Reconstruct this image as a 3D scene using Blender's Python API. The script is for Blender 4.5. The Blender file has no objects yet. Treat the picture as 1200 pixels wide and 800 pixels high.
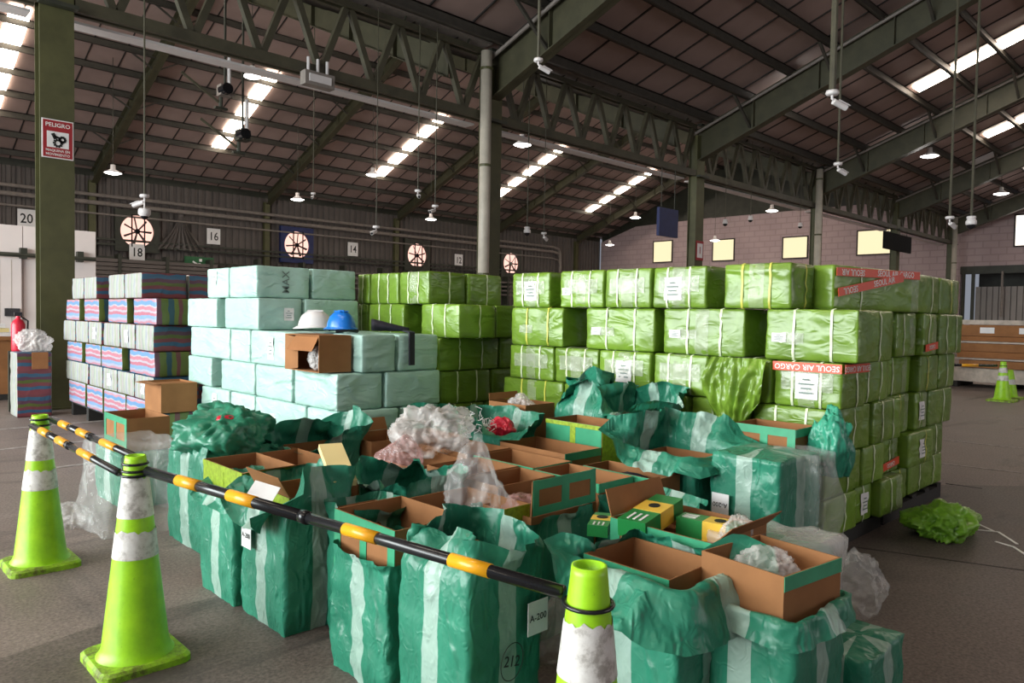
import bpy, math, random
from mathutils import Vector, Matrix, noise
from math import sin, cos, pi, radians, atan2, hypot

S = bpy.context.scene
COL = S.collection

# ---------------------------------------------------------------- camera
cam_data = bpy.data.cameras.new('camera')
cam_data.sensor_width = 36.0
cam_data.lens = 866.0 / 1200.0 * 36.0
cam_data.clip_start = 0.05
cam_data.clip_end = 300
cam = bpy.data.objects.new('camera', cam_data)
COL.objects.link(cam)
_a, _p, _r = radians(45.8), radians(1.98), radians(1.0)
_f0 = Vector((cos(_a), sin(_a), 0)); _r0 = Vector((sin(_a), -cos(_a), 0)); _u0 = Vector((0, 0, 1))
_f = _f0 * cos(_p) - _u0 * sin(_p); _u1 = _u0 * cos(_p) + _f0 * sin(_p)
_rt = _r0 * cos(_r) + _u1 * sin(_r); _up = _u1 * cos(_r) - _r0 * sin(_r)
_m = Matrix((_rt, _up, -_f)).transposed().to_4x4()
_m.translation = Vector((0, 0, 1.55))
cam.matrix_world = _m
S.camera = cam

# ---------------------------------------------------------------- world, light, exposure
wd = bpy.data.worlds.new('sky'); S.world = wd; wd.use_nodes = True
wd.node_tree.nodes['Background'].inputs['Color'].default_value = (0.80, 0.86, 1.0, 1)
wd.node_tree.nodes['Background'].inputs['Strength'].default_value = 0.22

def area_lamp(name, loc, target, sx, sy, energy, color):
    l = bpy.data.lights.new(name, 'AREA'); l.shape = 'RECTANGLE'; l.size = sx; l.size_y = sy
    l.energy = energy; l.color = color
    o = bpy.data.objects.new(name, l); COL.objects.link(o)
    o.location = loc
    o.rotation_euler = (Vector(target) - Vector(loc)).to_track_quat('-Z', 'Y').to_euler()
    return o
# daylight coming in through the open loading side behind and to the left of the camera
area_lamp('daylight_loading_side', (-11.5, 11.0, 4.2), (10, 7.0, 1.6), 20, 7, 4500, (0.93, 1.0, 0.99))
# added fill lamp on the right, brightening the bale sides that face it
area_lamp('fill_lamp_right', (14, -13.0, 4.5), (8, 3, .6), 9, 6, 330, (1.0, 0.93, 0.90))

S.view_settings.view_transform = 'Standard'
S.view_settings.look = 'None'
S.view_settings.gamma = 1.0
S.view_settings.use_curve_mapping = False
S.view_settings.exposure = 0.42
S.cycles.use_denoising = True
S.cycles.max_bounces = 8
S.cycles.diffuse_bounces = 4
S.cycles.transparent_max_bounces = 12
S.cycles.sample_clamp_indirect = 6.0

# ---------------------------------------------------------------- materials
def srgb(r, g, b):
    f = lambda c: (c / 255 / 12.92) if c / 255 <= 0.04045 else ((c / 255 + 0.055) / 1.055) ** 2.4
    return (f(r), f(g), f(b), 1)

class NT:
    def __init__(self, name):
        self.m = bpy.data.materials.new(name); self.m.use_nodes = True
        self.t = self.m.node_tree; self.b = self.t.nodes['Principled BSDF']
        self.out = self.t.nodes['Material Output']
    def n(self, kind, **kw):
        nd = self.t.nodes.new(kind)
        for k, v in kw.items():
            if k.startswith('i_'):
                key = k[2:]
                nd.inputs[int(key) if key.isdigit() else key.replace('_', ' ')].default_value = v
            else: setattr(nd, k, v)
        return nd
    def l(self, a, b): self.t.links.new(a, b)
    def coords(self, kind='Object', scale=(1, 1, 1), rot=(0, 0, 0)):
        c = self.n('ShaderNodeTexCoord'); mp = self.n('ShaderNodeMapping')
        mp.inputs['Scale'].default_value = scale; mp.inputs['Rotation'].default_value = rot
        self.l(c.outputs[kind], mp.inputs['Vector']); return mp.outputs['Vector']
    def noise(self, vec, scale, detail=4, rough=.55, dist=0, kind='FBM'):
        nd = self.n('ShaderNodeTexNoise'); nd.noise_type = kind
        nd.inputs['Scale'].default_value = scale; nd.inputs['Detail'].default_value = detail
        nd.inputs['Roughness'].default_value = rough; nd.inputs['Distortion'].default_value = dist
        if vec is not None: self.l(vec, nd.inputs['Vector'])
        return nd.outputs['Fac']
    def ramp(self, fac, stops, interp='LINEAR'):
        r = self.n('ShaderNodeValToRGB'); cr = r.color_ramp; cr.interpolation = interp
        while len(cr.elements) < len(stops): cr.elements.new(0.5)
        for e, (p, c) in zip(cr.elements, stops):
            e.position = p; e.color = c if len(c) == 4 else (*c, 1)
        self.l(fac, r.inputs['Fac']); return r.outputs['Color']
    def mix(self, fac, a, b, blend='MIX'):
        m = self.n('ShaderNodeMix', data_type='RGBA', blend_type=blend)
        for sock, v in ((m.inputs['Factor'], fac), (m.inputs['A'], a), (m.inputs['B'], b)):
            if hasattr(v, 'links'): self.l(v, sock)
            else: sock.default_value = v
        return m.outputs['Result']
    def math(self, op, a, b=0.0):
        m = self.n('ShaderNodeMath', operation=op)
        for i, v in enumerate((a, b)):
            if hasattr(v, 'links'): self.l(v, m.inputs[i])
            else: m.inputs[i].default_value = v
        return m.outputs[0]
    def bump(self, h, strength=.5, dist=.01, prev=None):
        b = self.n('ShaderNodeBump'); b.inputs['Strength'].default_value = strength; b.inputs['Distance'].default_value = dist
        self.l(h, b.inputs['Height'])
        if prev is not None: self.l(prev, b.inputs['Normal'])
        return b.outputs['Normal']
    def base(self, c):
        if hasattr(c, 'links'): self.l(c, self.b.inputs['Base Color'])
        else: self.b.inputs['Base Color'].default_value = c
    def set(self, rough=.5, metal=0, spec=.5, normal=None, alpha=None):
        self.b.inputs['Roughness'].default_value = rough; self.b.inputs['Metallic'].default_value = metal
        self.b.inputs['Specular IOR Level'].default_value = spec
        if normal is not None: self.l(normal, self.b.inputs['Normal'])
        if alpha is not None:
            if hasattr(alpha, 'links'): self.l(alpha, self.b.inputs['Alpha'])
            else: self.b.inputs['Alpha'].default_value = alpha
        return self.m

def shade(c, k): return (c[0] * k, c[1] * k, c[2] * k, 1)

def plain(name, c, rough=.5, metal=0, var=.18, nscale=6, bump=0.0, bscale=40, spec=.5):
    t = NT(name); v = t.coords()
    f = t.noise(v, nscale, 4)
    t.base(t.ramp(f, [(.3, shade(c, 1 - var)), (.7, shade(c, 1 + var))]))
    nm = t.bump(t.noise(v, bscale, 3), bump, .004) if bump else None
    return t.set(rough, metal, spec, nm)

def emit(name, c, s):
    t = NT(name); e = t.n('ShaderNodeEmission'); e.inputs['Color'].default_value = c; e.inputs['Strength'].default_value = s
    t.l(e.outputs[0], t.out.inputs['Surface']); return t.m

def wrap_mat(name, c, rough=.34, var=.25, bstr=.8, spec=.5, scale=(1, 1, 1)):
    """wrinkled, taped plastic wrapping: diffuse colour with ridged creases in the relief"""
    t = NT(name)
    info = t.n('ShaderNodeObjectInfo')
    c0 = t.n('ShaderNodeTexCoord'); add = t.n('ShaderNodeVectorMath', operation='ADD')
    sc = t.n('ShaderNodeVectorMath', operation='SCALE'); sc.inputs[0].default_value = (7, 13, 5)
    t.l(info.outputs['Random'], sc.inputs['Scale'])
    t.l(c0.outputs['Object'], add.inputs[0]); t.l(sc.outputs[0], add.inputs[1])
    vec = add.outputs[0]
    mp = t.n('ShaderNodeMapping'); mp.inputs['Scale'].default_value = (1.0, 1.0, 2.3); mp.inputs['Rotation'].default_value = (.45, .35, 0)
    t.l(vec, mp.inputs['Vector'])
    r1 = t.noise(mp.outputs[0], 2.4, 3, .5, 1.3, 'RIDGED_MULTIFRACTAL')
    r2 = t.noise(mp.outputs[0], 6.5, 3, .5, 1.6, 'RIDGED_MULTIFRACTAL')
    f = t.noise(vec, 3.5, 3)
    base = t.ramp(f, [(.3, shade(c, 1 - var)), (.7, shade(c, 1 + var * .7))])
    tone = t.math('MULTIPLY_ADD', info.outputs['Random'], .22); t.t.nodes[-1].inputs[2].default_value = .89
    m = t.n('ShaderNodeVectorMath', operation='SCALE'); t.l(base, m.inputs[0]); t.l(tone, m.inputs['Scale'])
    t.base(m.outputs[0])
    nm = t.bump(r2, .42 * bstr, .010, t.bump(r1, .7 * bstr, .022))
    return t.set(rough, 0, spec, nm)

M = {}
M['lime_wrap'] = wrap_mat('lime plastic wrap', (.165, .29, .030, 1), .30, .25, 1.1, .6)
M['blue_wrap'] = wrap_mat('pale aqua plastic wrap', (.42, .63, .56, 1), .38, .10, 1.45)
M['lime_leaf'] = wrap_mat('bright lime loose wrap', (.19, .42, .030, 1), .28, .3, .9, .6)
M['sack_cloth'] = wrap_mat('green woven sack cloth', (.022, .20, .115, 1), .36, .3, 1.2)
M['deep_green_wrap'] = wrap_mat('deep green plastic wrap', (.035, .27, .17, 1), .33)
M['olive'] = plain('olive green steel paint', (.075, .074, .028, 1), .5, 0, .2, 3)
M['steel_dark'] = plain('dark painted steel', (.030, .032, .022, 1), .5, 0, .3, 2)
M['rafter'] = plain('dark olive rafter paint', (.060, .056, .030, 1), .55, 0, .2, 3)
M['girder'] = plain('weathered girder paint', (.060, .054, .032, 1), .55, 0, .25, 3)
M['roof'] = plain('roof sheeting underside', (.33, .235, .21, 1), .6, 0, .15, .6)
M['roof_seam'] = plain('roof sheet lap', (.03, .024, .022, 1), .7)
M['purlin'] = plain('purlin steel', (.050, .045, .036, 1), .55)
M['carton'] = plain('brown cardboard', (.30, .135, .055, 1), .8, 0, .12, 5, .1, 60, .2)
M['carton_in'] = plain('cardboard inside', (.31, .135, .055, 1), .85, 0, .10, 6, 0, 1, .15)
M['tape_green'] = plain('green packing tape', (.05, .32, .17, 1), .3)
M['tape_lime'] = plain('yellow green printed tape', (.30, .42, .03, 1), .35, 0, .3, 40)
M['strap'] = plain('pale green strapping', (.72, .80, .55, 1), .4)
M['strap_yellow'] = plain('yellow strapping', (.62, .60, .10, 1), .4)
M['white_strap'] = plain('white strapping', (.75, .75, .72, 1), .4)
M['paper'] = plain('white paper label', (.80, .78, .78, 1), .6, 0, .05)
M['ink'] = plain('black ink', (.012, .012, .012, 1), .6)
M['greyink'] = plain('faded marker ink', (.16, .22, .20, 1), .6)
M['white_ink'] = plain('white print', (.85, .82, .80, 1), .5)
M['faded_paint'] = plain('faded white floor paint', (.30, .27, .25, 1), .7, 0, .5, 12)
M['cream_wrap'] = plain('cream paper wrapping', (.50, .42, .35, 1), .6, 0, .25, 6, .3, 12)
M['red_tape'] = plain('red orange printed tape', (.78, .075, .020, 1), .35, 0, .08)
M['black_plastic'] = plain('black plastic', (.012, .012, .014, 1), .22)
M['dark_cloth'] = plain('dark navy cloth', (.018, .016, .030, 1), .7, 0, .3, 30, .4, 60)
M['yellow_band'] = plain('amber yellow band', (.80, .36, .010, 1), .3, 0, .05)
M['yellow_pale'] = plain('pale yellow card', (.86, .70, .33, 1), .7, 0, .04)
M['hat_white'] = plain('white hard hat shell', (.80, .76, .76, 1), .3, 0, .04)
M['hat_blue'] = plain('blue hard hat shell', (.010, .17, .62, 1), .3, 0, .06)
M['white_metal'] = plain('white painted metal', (.70, .66, .66, 1), .35, 0, .05)
M['white_panel'] = plain('white sandwich panel', (.74, .66, .64, 1), .5, 0, .05, 1)
M['red_sign'] = plain('red sign enamel', (.32, .014, .020, 1), .4, 0, .06)
M['blue_dark'] = plain('navy blue frame', (.010, .020, .10, 1), .5)
M['pipe'] = plain('cream downpipe paint', (.46, .41, .34, 1), .5, 0, .12, 4)
M['pipe_grey'] = plain('grey service pipe', (.22, .19, .17, 1), .5)
M['lens_matte'] = plain('matt black sheet', (.008, .008, .009, 1), .85, 0, .1, 6, 0, 1, .2)
M['lens'] = plain('dark camera lens', (.01, .01, .012, 1), .1)
M['red_plastic'] = plain('red enamel', (.65, .020, .05, 1), .3)
M['pallet'] = plain('dark pallet wood', (.022, .020, .018, 1), .8)
M['green_box'] = plain('green printed carton', (.015, .22, .05, 1), .35)
M['green_box_dark'] = plain('dark green printed carton', (.008, .09, .02, 1), .35)
M['yellow_box'] = plain('yellow printed carton', (.82, .52, .06, 1), .35)
M['pink_fill'] = plain('pinkish packed goods', (.62, .30, .28, 1), .5, 0, .4, 30, .5, 30)
M['lamp'] = emit('lamp lens', (1.0, .95, .90, 1), 14)
M['skylight'] = emit('translucent skylight in daylight', (1.0, .86, .70, 1), 14)
M['window_lit'] = emit('window in daylight', (1.0, .84, .52, 1), .85)
M['window_white'] = emit('window in white daylight', (1.0, .90, .80, 1), 1.5)
M['fan_light'] = emit('daylight behind the fan', (1.0, .56, .46, 1), 1.15)
M['green_lightsign'] = plain('green exit sign', (.012, .10, .030, 1), .4)

def floor_mat(name, K):
    t = NT(name); v = t.coords()
    a = t.noise(v, .35, 5, .6); b = t.noise(v, 2.2, 6, .7, .5); c = t.noise(v, 60, 2, .6)
    col = t.ramp(a, [(.30, (.056, .041, .036)), (.52, (.105, .080, .070)), (.72, (.175, .138, .122))])
    col = t.mix(.55, col, t.ramp(b, [(.30, (.036, .027, .025)), (.55, (.125, .096, .085)), (.75, (.23, .185, .165))]))
    col = t.mix(.45, col, t.ramp(c, [(.3, (.03, .024, .022)), (.7, (.22, .18, .16))]))
    st = t.ramp(t.noise(t.coords(scale=(.25, 1.2, 1)), 1.1, 5, .7, 1.2), [(.56, (0, 0, 0)), (.70, (1, 1, 1))])
    col = t.mix(st, col, (.050, .040, .037, 1))
    kk = t.n('ShaderNodeVectorMath', operation='SCALE'); t.l(col, kk.inputs[0]); kk.inputs['Scale'].default_value = K
    t.base(kk.outputs[0])
    rr = t.n('ShaderNodeMapRange'); t.l(b, rr.inputs[0]); rr.inputs[3].default_value = .42; rr.inputs[4].default_value = .75
    t.set(.6, 0, .4, t.bump(c, .35, .004, t.bump(b, .25, .01)))
    t.l(rr.outputs[0], t.b.inputs['Roughness'])
    return t.m
M['floor'] = floor_mat('worn asphalt floor', 1.7)
M['asphalt_patch'] = floor_mat('newer dark asphalt', 1.08)

def brick_mat():
    t = NT('painted block wall'); c = t.n('ShaderNodeTexCoord')
    sep = t.n('ShaderNodeSeparateXYZ'); t.l(c.outputs['Object'], sep.inputs[0])
    cb = t.n('ShaderNodeCombineXYZ'); t.l(sep.outputs[1], cb.inputs[0]); t.l(sep.outputs[2], cb.inputs[1])
    br = t.n('ShaderNodeTexBrick'); t.l(cb.outputs[0], br.inputs['Vector'])
    br.inputs['Scale'].default_value = 1.0; br.inputs['Brick Width'].default_value = .8; br.inputs['Row Height'].default_value = .4
    br.inputs['Mortar Size'].default_value = .035
    br.inputs['Color1'].default_value = (.50, .385, .395, 1); br.inputs['Color2'].default_value = (.46, .35, .36, 1); br.inputs['Mortar'].default_value = (.36, .27, .275, 1)
    f = t.noise(c.outputs['Object'], .5, 4)
    t.base(t.mix(.35, br.outputs['Color'], t.ramp(f, [(.35, (.36, .28, .285)), (.7, (.54, .42, .42))])))
    return t.set(.8, 0, .3, t.bump(br.outputs['Fac'], .4, .02))
M['brick'] = brick_mat()
M['cladding'] = plain('grey brown wall cladding', (.105, .088, .080, 1), .55, 0, .2, .8)
M['shutter'] = plain('grey roller shutter', (.26, .235, .225, 1), .5, 0, .1, 1)

def stripe_mat(name, mode):
    """woven plastic with coloured stripes; the weave turns a quarter between one side and the next"""
    t = NT(name); c = t.n('ShaderNodeTexCoord')
    sep = t.n('ShaderNodeSeparateXYZ'); t.l(c.outputs['Object'], sep.inputs[0])
    sn = t.n('ShaderNodeSeparateXYZ'); t.l(c.outputs['Normal'], sn.inputs[0])
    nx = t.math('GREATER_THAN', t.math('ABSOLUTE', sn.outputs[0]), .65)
    wob = t.math('MULTIPLY', t.math('SUBTRACT', t.noise(c.outputs['Object'], 5, 2), .5), .07)
    def coord(s, k): return t.math('FRACT', t.math('MULTIPLY', t.math('ADD', t.math('ADD', s, wob), .35), k))
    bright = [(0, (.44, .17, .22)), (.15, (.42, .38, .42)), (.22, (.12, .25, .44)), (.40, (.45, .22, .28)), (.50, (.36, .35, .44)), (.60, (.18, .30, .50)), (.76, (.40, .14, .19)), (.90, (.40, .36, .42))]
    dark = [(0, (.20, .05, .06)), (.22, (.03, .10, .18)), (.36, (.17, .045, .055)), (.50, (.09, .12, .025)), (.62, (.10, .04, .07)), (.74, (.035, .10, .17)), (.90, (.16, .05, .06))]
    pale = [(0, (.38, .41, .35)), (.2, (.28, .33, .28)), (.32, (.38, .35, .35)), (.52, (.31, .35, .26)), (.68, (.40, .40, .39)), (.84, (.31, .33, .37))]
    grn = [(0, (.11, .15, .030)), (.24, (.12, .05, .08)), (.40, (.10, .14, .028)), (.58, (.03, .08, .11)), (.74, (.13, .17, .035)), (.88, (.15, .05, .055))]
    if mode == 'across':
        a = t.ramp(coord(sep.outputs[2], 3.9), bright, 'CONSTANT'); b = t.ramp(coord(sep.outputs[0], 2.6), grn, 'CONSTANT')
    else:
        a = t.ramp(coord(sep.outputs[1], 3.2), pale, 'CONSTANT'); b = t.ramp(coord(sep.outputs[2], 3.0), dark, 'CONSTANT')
    t.base(t.mix(nx, b, a))  # sides off the x axis take darker stripes, shade put into their colour
    r1 = t.noise(c.outputs['Object'], 7, 3, .5, 1.0, 'RIDGED_MULTIFRACTAL')
    return t.set(.42, 0, .5, t.bump(r1, .4, .014))
M['stripe_across'] = stripe_mat('striped woven wrap, stripes across', 'across')
M['stripe_up'] = stripe_mat('striped woven wrap, pale sides', 'up')

def sack_mat():
    """green woven sack; pale band printed down the middle of each side (u runs 0..4 round the sack)"""
    t = NT('green woven sack with pale band'); uv = t.n('ShaderNodeUVMap'); uv.uv_map = 'UVMap'
    sep = t.n('ShaderNodeSeparateXYZ'); t.l(uv.outputs[0], sep.inputs[0])
    fr = t.math('FRACT', sep.outputs[0])
    band = t.math('LESS_THAN', t.math('ABSOLUTE', t.math('SUBTRACT', fr, .5)), .108)
    c = t.n('ShaderNodeTexCoord')
    f = t.noise(c.outputs['Object'], 4, 4); info = t.n('ShaderNodeObjectInfo')
    g = t.ramp(f, [(.3, (.016, .165, .098)), (.7, (.034, .25, .155))])
    wv = t.n('ShaderNodeTexWave'); wv.inputs['Scale'].default_value = 90; t.l(uv.outputs[0], wv.inputs['Vector'])
    col = t.mix(band, g, t.ramp(f, [(.3, (.22, .36, .29)), (.7, (.36, .50, .43))]))
    t.base(col)
    mp = t.n('ShaderNodeMapping'); mp.inputs['Scale'].default_value = (1.5, 1.5, .6); mp.inputs['Rotation'].default_value = (.15, .2, .1)
    t.l(c.outputs['Object'], mp.inputs[0])
    r1 = t.noise(mp.outputs[0], 7, 4, .6, 1.8, 'RIDGED_MULTIFRACTAL'); r2 = t.noise(c.outputs['Object'], 20, 5, .65, 1.4, 'RIDGED_MULTIFRACTAL')
    return t.set(.38, 0, .5, t.bump(r2, .55, .006, t.bump(r1, .75, .018)))
M['sack'] = sack_mat()

def film_mat(name, c, alpha, rough=.18):
    t = NT(name); v = t.coords()
    t.base(c)
    r1 = t.noise(v, 9, 4, .6, 1.8, 'RIDGED_MULTIFRACTAL'); r2 = t.noise(v, 22, 4, .6, 1.2, 'RIDGED_MULTIFRACTAL')
    a = t.n('ShaderNodeMapRange'); t.l(r1, a.inputs[0]); a.inputs[1].default_value = .45; a.inputs[2].default_value = 1.25
    a.inputs[3].default_value = alpha * .5; a.inputs[4].default_value = min(1, alpha * 2.6)
    return t.set(rough, 0, .8, t.bump(r2, .5, .008, t.bump(r1, .7, .02)), a.outputs[0])
M['film'] = film_mat('clear plastic film', (.82, .81, .80, 1), .36)
M['film_milky'] = film_mat('milky plastic bag', (.84, .79, .77, 1), .74, .25)
M['film_pink'] = film_mat('clear bag of pink goods', (.72, .42, .40, 1), .60, .2)
M['glare_tape'] = film_mat('crinkled clear tape with painted glare', (.80, .81, .74, 1), .62, .16)  # clear tape patch, white glare put into its colour
M['clear_tape'] = film_mat('clear packing tape', (.74, .76, .64, 1), .46, .10)  # tape with its whitish reflections put into the pale colour

def reflector_mat():
    t = NT('dirty white cone sleeve'); v = t.coords()
    f = t.noise(v, 18, 5, .7)
    t.base(t.ramp(f, [(.36, (.36, .33, .30)), (.5, (.66, .63, .60)), (.7, (.78, .76, .74))]))
    return t.set(.45)
M['sleeve'] = reflector_mat()
def cone_mat():
    t = NT('fluorescent lime cone plastic'); v = t.coords()
    f = t.noise(v, 9, 5, .65); g = t.noise(v, 45, 3, .7)
    c = t.ramp(f, [(.3, (.26, .58, .010)), (.62, (.38, .74, .014))])
    c = t.mix(t.ramp(g, [(.66, (0, 0, 0)), (.78, (1, 1, 1))]), c, (.16, .30, .03, 1))
    t.base(c); return t.set(.38)
M['cone'] = cone_mat()
def cone_base_mat():
    t = NT('scuffed lime cone foot'); v = t.coords()
    f = t.noise(v, 14, 6, .75)
    t.base(t.ramp(f, [(.40, (.13, .15, .030)), (.54, (.28, .50, .02)), (.72, (.36, .68, .02))])); return t.set(.5)
M['cone_base'] = cone_base_mat()

# ---------------------------------------------------------------- geometry helpers
class MB:
    """collects shapes into one mesh"""
    def __init__(self): self.v = []; self.f = []; self.mi = []; self.uv = None
    def add(self, vs, fs, mi=0):
        o = len(self.v); self.v.extend([tuple(p) for p in vs]); self.f.extend([tuple(i + o for i in q) for q in fs]); self.mi.extend([mi] * len(fs)); return self
    def box(self, c, s, mi=0, R=None):
        hx, hy, hz = s[0] / 2, s[1] / 2, s[2] / 2
        ps = [Vector((x, y, z)) for z in (-hz, hz) for x, y in ((-hx, -hy), (hx, -hy), (hx, hy), (-hx, hy))]
        if R is not None: ps = [R @ p for p in ps]
        c = Vector(c)
        return self.add([p + c for p in ps], [(3, 2, 1, 0), (4, 5, 6, 7), (0, 1, 5, 4), (1, 2, 6, 5), (2, 3, 7, 6), (3, 0, 4, 7)], mi)
    def box2(self, a, b, mi=0):
        return self.box([(a[i] + b[i]) / 2 for i in range(3)], [abs(b[i] - a[i]) for i in range(3)], mi)
    def bar(self, a, b, w, h=None, mi=0, up=(0, 0, 1)):
        a, b = Vector(a), Vector(b); h = h or w; d = b - a; L = d.length; d.normalize()
        u = Vector(up); u = (u - d * u.dot(d))
        if u.length < 1e-4: u = Vector((1, 0, 0)) - d * d.x
        u.normalize(); s = d.cross(u)
        R = Matrix((s, u, d)).transposed()
        return self.box((a + b) / 2, (w, h, L), mi, R)
    def tube(self, pts, r, n=8, mi=0, cap=True):
        pts = [Vector(p) for p in pts]; rings = []
        rs = r if isinstance(r, (list, tuple)) else [r] * len(pts)
        for i, p in enumerate(pts):
            d = (pts[min(i + 1, len(pts) - 1)] - pts[max(i - 1, 0)]).normalized()
            u = Vector((0, 0, 1)) if abs(d.z) < .95 else Vector((1, 0, 0))
            u = (u - d * u.dot(d)).normalized(); s = d.cross(u)
            rings.append([p + (u * cos(2 * pi * k / n) + s * sin(2 * pi * k / n)) * rs[i] for k in range(n)])
        vs = [q for g in rings for q in g]; fs = []
        for i in range(len(pts) - 1):
            for k in range(n): fs.append((i * n + k, i * n + (k + 1) % n, (i + 1) * n + (k + 1) % n, (i + 1) * n + k))
        if cap: fs += [tuple(range(n))[::-1], tuple((len(pts) - 1) * n + k for k in range(n))]
        return self.add(vs, fs, mi)
    def lathe(self, prof, n=24, c=(0, 0, 0), mi=0, sx=1, sy=1):
        vs = []; fs = []
        for r, z in prof:
            for k in range(n): vs.append((c[0] + r * sx * cos(2 * pi * k / n), c[1] + r * sy * sin(2 * pi * k / n), c[2] + z))
        for i in range(len(prof) - 1):
            for k in range(n): fs.append((i * n + k, i * n + (k + 1) % n, (i + 1) * n + (k + 1) % n, (i + 1) * n + k))
        return self.add(vs, fs, mi)
    def prism(self, poly, a, b, axis=0, mi=0):
        """polygon of the two other axes, extruded along axis from a to b"""
        n = len(poly)
        def P(t, q):
            return ((t, q[0], q[1]), (q[0], t, q[1]), (q[0], q[1], t))[axis]
        vs = [P(a, q) for q in poly] + [P(b, q) for q in poly]
        fs = [tuple(range(n))[::-1], tuple(range(n, 2 * n))] + [(i, (i + 1) % n, n + (i + 1) % n, n + i) for i in range(n)]
        return self.add(vs, fs, mi)
    def mesh(self, name, mats, smooth=False):
        me = bpy.data.meshes.new(name); me.from_pydata(self.v, [], self.f)
        for m in (mats if isinstance(mats, (list, tuple)) else [mats]): me.materials.append(m)
        if max(self.mi, default=0): me.polygons.foreach_set('material_index', self.mi)
        if smooth: me.polygons.foreach_set('use_smooth', [True] * len(me.polygons))
        me.update(); return me
    def build(self, name, mats, parent=None, *rest):
        smooth, loc, rz = False, None, None
        for q in rest:
            if isinstance(q, bool): smooth = q
            elif isinstance(q, (tuple, list, Vector)): loc = q
            elif q is not None: rz = q
        return link(name, self.mesh(name, mats, smooth), parent, loc, rz)

def link(name, me, parent=None, loc=None, rz=None):
    o = bpy.data.objects.new(name, me); COL.objects.link(o)
    if parent is not None: o.parent = parent
    if loc is not None: o.location = loc
    if rz is not None: o.rotation_euler.z = rz
    return o
def tag(o, label, cat, group=None, kind=None):
    o['label'] = label; o['category'] = cat
    if group: o['group'] = group
    if kind: o['kind'] = kind
    return o
def empty(name, loc, label, cat, group=None, rz=0):
    o = bpy.data.objects.new(name, None); COL.objects.link(o); o.location = loc; o.rotation_euler.z = rz
    o.empty_display_size = .1
    return tag(o, label, cat, group)
def struct(o, label=None, cat=None):
    o['kind'] = 'structure'
    if label: o['label'] = label
    if cat: o['category'] = cat
    return o
def orient(pcs): fixed = pcs

def fix_normals(o):
    import bmesh
    bm = bmesh.new(); bm.from_mesh(o.data); bmesh.ops.recalc_face_normals(bm, faces=bm.faces); bm.to_mesh(o.data); bm.free(); return o

FACES = {'-x': ((0, -1, 0), (0, 0, 1), (-1, 0, 0)), '-y': ((1, 0, 0), (0, 0, 1), (0, -1, 0)), '+y': ((-1, 0, 0), (0, 0, 1), (0, 1, 0)),
         '+x': ((0, 1, 0), (0, 0, 1), (1, 0, 0)), 'up': ((0, -1, 0), (1, 0, 0), (0, 0, 1))}
def face_mat(face, loc, roll=0):
    x, y, z = [Vector(q) for q in FACES[face]]
    c, s = cos(radians(roll)), sin(radians(roll))
    m = Matrix((x * c + y * s, y * c - x * s, z)).transposed().to_4x4(); m.translation = Vector(loc); return m
_text_cache = {}
def text(body, size, mat, parent, mtx, name='lettering', vertical=False, sx=1.0):
    key = (body, size, mat.name)
    if key not in _text_cache:
        cu = bpy.data.curves.new('lettering', 'FONT'); cu.body = body; cu.size = size; cu.align_x = 'CENTER'; cu.align_y = 'CENTER'
        cu.extrude = size * .004; cu.resolution_u = 2; cu.offset = size * .012
        to = bpy.data.objects.new('tmp', cu); me = bpy.data.meshes.new_from_object(to)
        bpy.data.objects.remove(to); bpy.data.curves.remove(cu)
        me.name = name; me.materials.clear(); me.materials.append(mat); _text_cache[key] = me
    o = link(name, _text_cache[key], parent); o.matrix_local = mtx @ Matrix.Diagonal((sx, 1, 1, 1)); return o
def plate(name, w, h, t, mat, parent, mtx):
    o = MB().box((0, 0, 0), (w, h, t)).build(name, mat, parent); o.matrix_local = mtx; return o

def N(p, s=1.0, o=0.0): return noise.noise(Vector((p[0] * s + o, p[1] * s + o * 1.7, p[2] * s - o * .6)))
def ridge(p, s, o): return 1 - abs(N(p, s, o)) * 2
ORD = ['first', 'second', 'third', 'fourth', 'fifth', 'sixth', 'seventh', 'eighth', 'ninth', 'tenth']

# ================================================================ LARGE STRUCTURE
XA, XB = -12.0, 50.0          # hall length
YV, YW = 13.1, 40.6           # valley girder line, back wall
ZV, KR = 7.8, .36             # roof height at the valley, slope of the near roof
ZE, KL = 8.45, .40            # eaves at the back wall, slope of the far roof
YRL = 27.0                    # ridge of the far nave
ZRL = ZE + KL * (YW - YRL)
YRR = -0.65
ZRR = ZV + KR * (YV - YRR)

fl = struct(MB().box2((XA, -16, -.3), (XB + 12, YW + .3, 0)).build('floor', M['floor']))
for (x, y, lx, ly, rz) in ((9.15, 2.15, .05, .75, .15), (11.0, 2.5, .05, 1.0, .1), (8.0, 2.0, .03, .3, .1), (2.4, 11.2, 1.5, .08, .05), (1.9, 9.6, 1.2, .08, .04), (2.0, 8.2, .9, .07, .12), (5.6, .9, .02, 2.2, .35), (14, 1.5, .08, 2.5, .1)):
    MB().box((0, 0, .002), (lx, ly, .004)).build('floor_marking', M['faded_paint'] if lx > .03 else M['roof_seam'], fl, (x, y, 0), rz)
MB().add([(x, y, .0025) for x, y in ((-1.5, 3.3), (.63, 3.85), (.99, 3.94), (1.8, 3.94), (4.5, 4.0), (6.0, 3.2), (7.9, 2.15), (9.6, .5), (8, -4), (-1.5, -4))], [tuple(range(9, -1, -1))]).build('asphalt_patch', M['asphalt_patch'], fl)
MB().box((0, 0, .003), (.9, 1.6, .006)).build('floor_marking', M['yellow_band'], fl, (2.9, 16.6, 0), 0)

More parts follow.
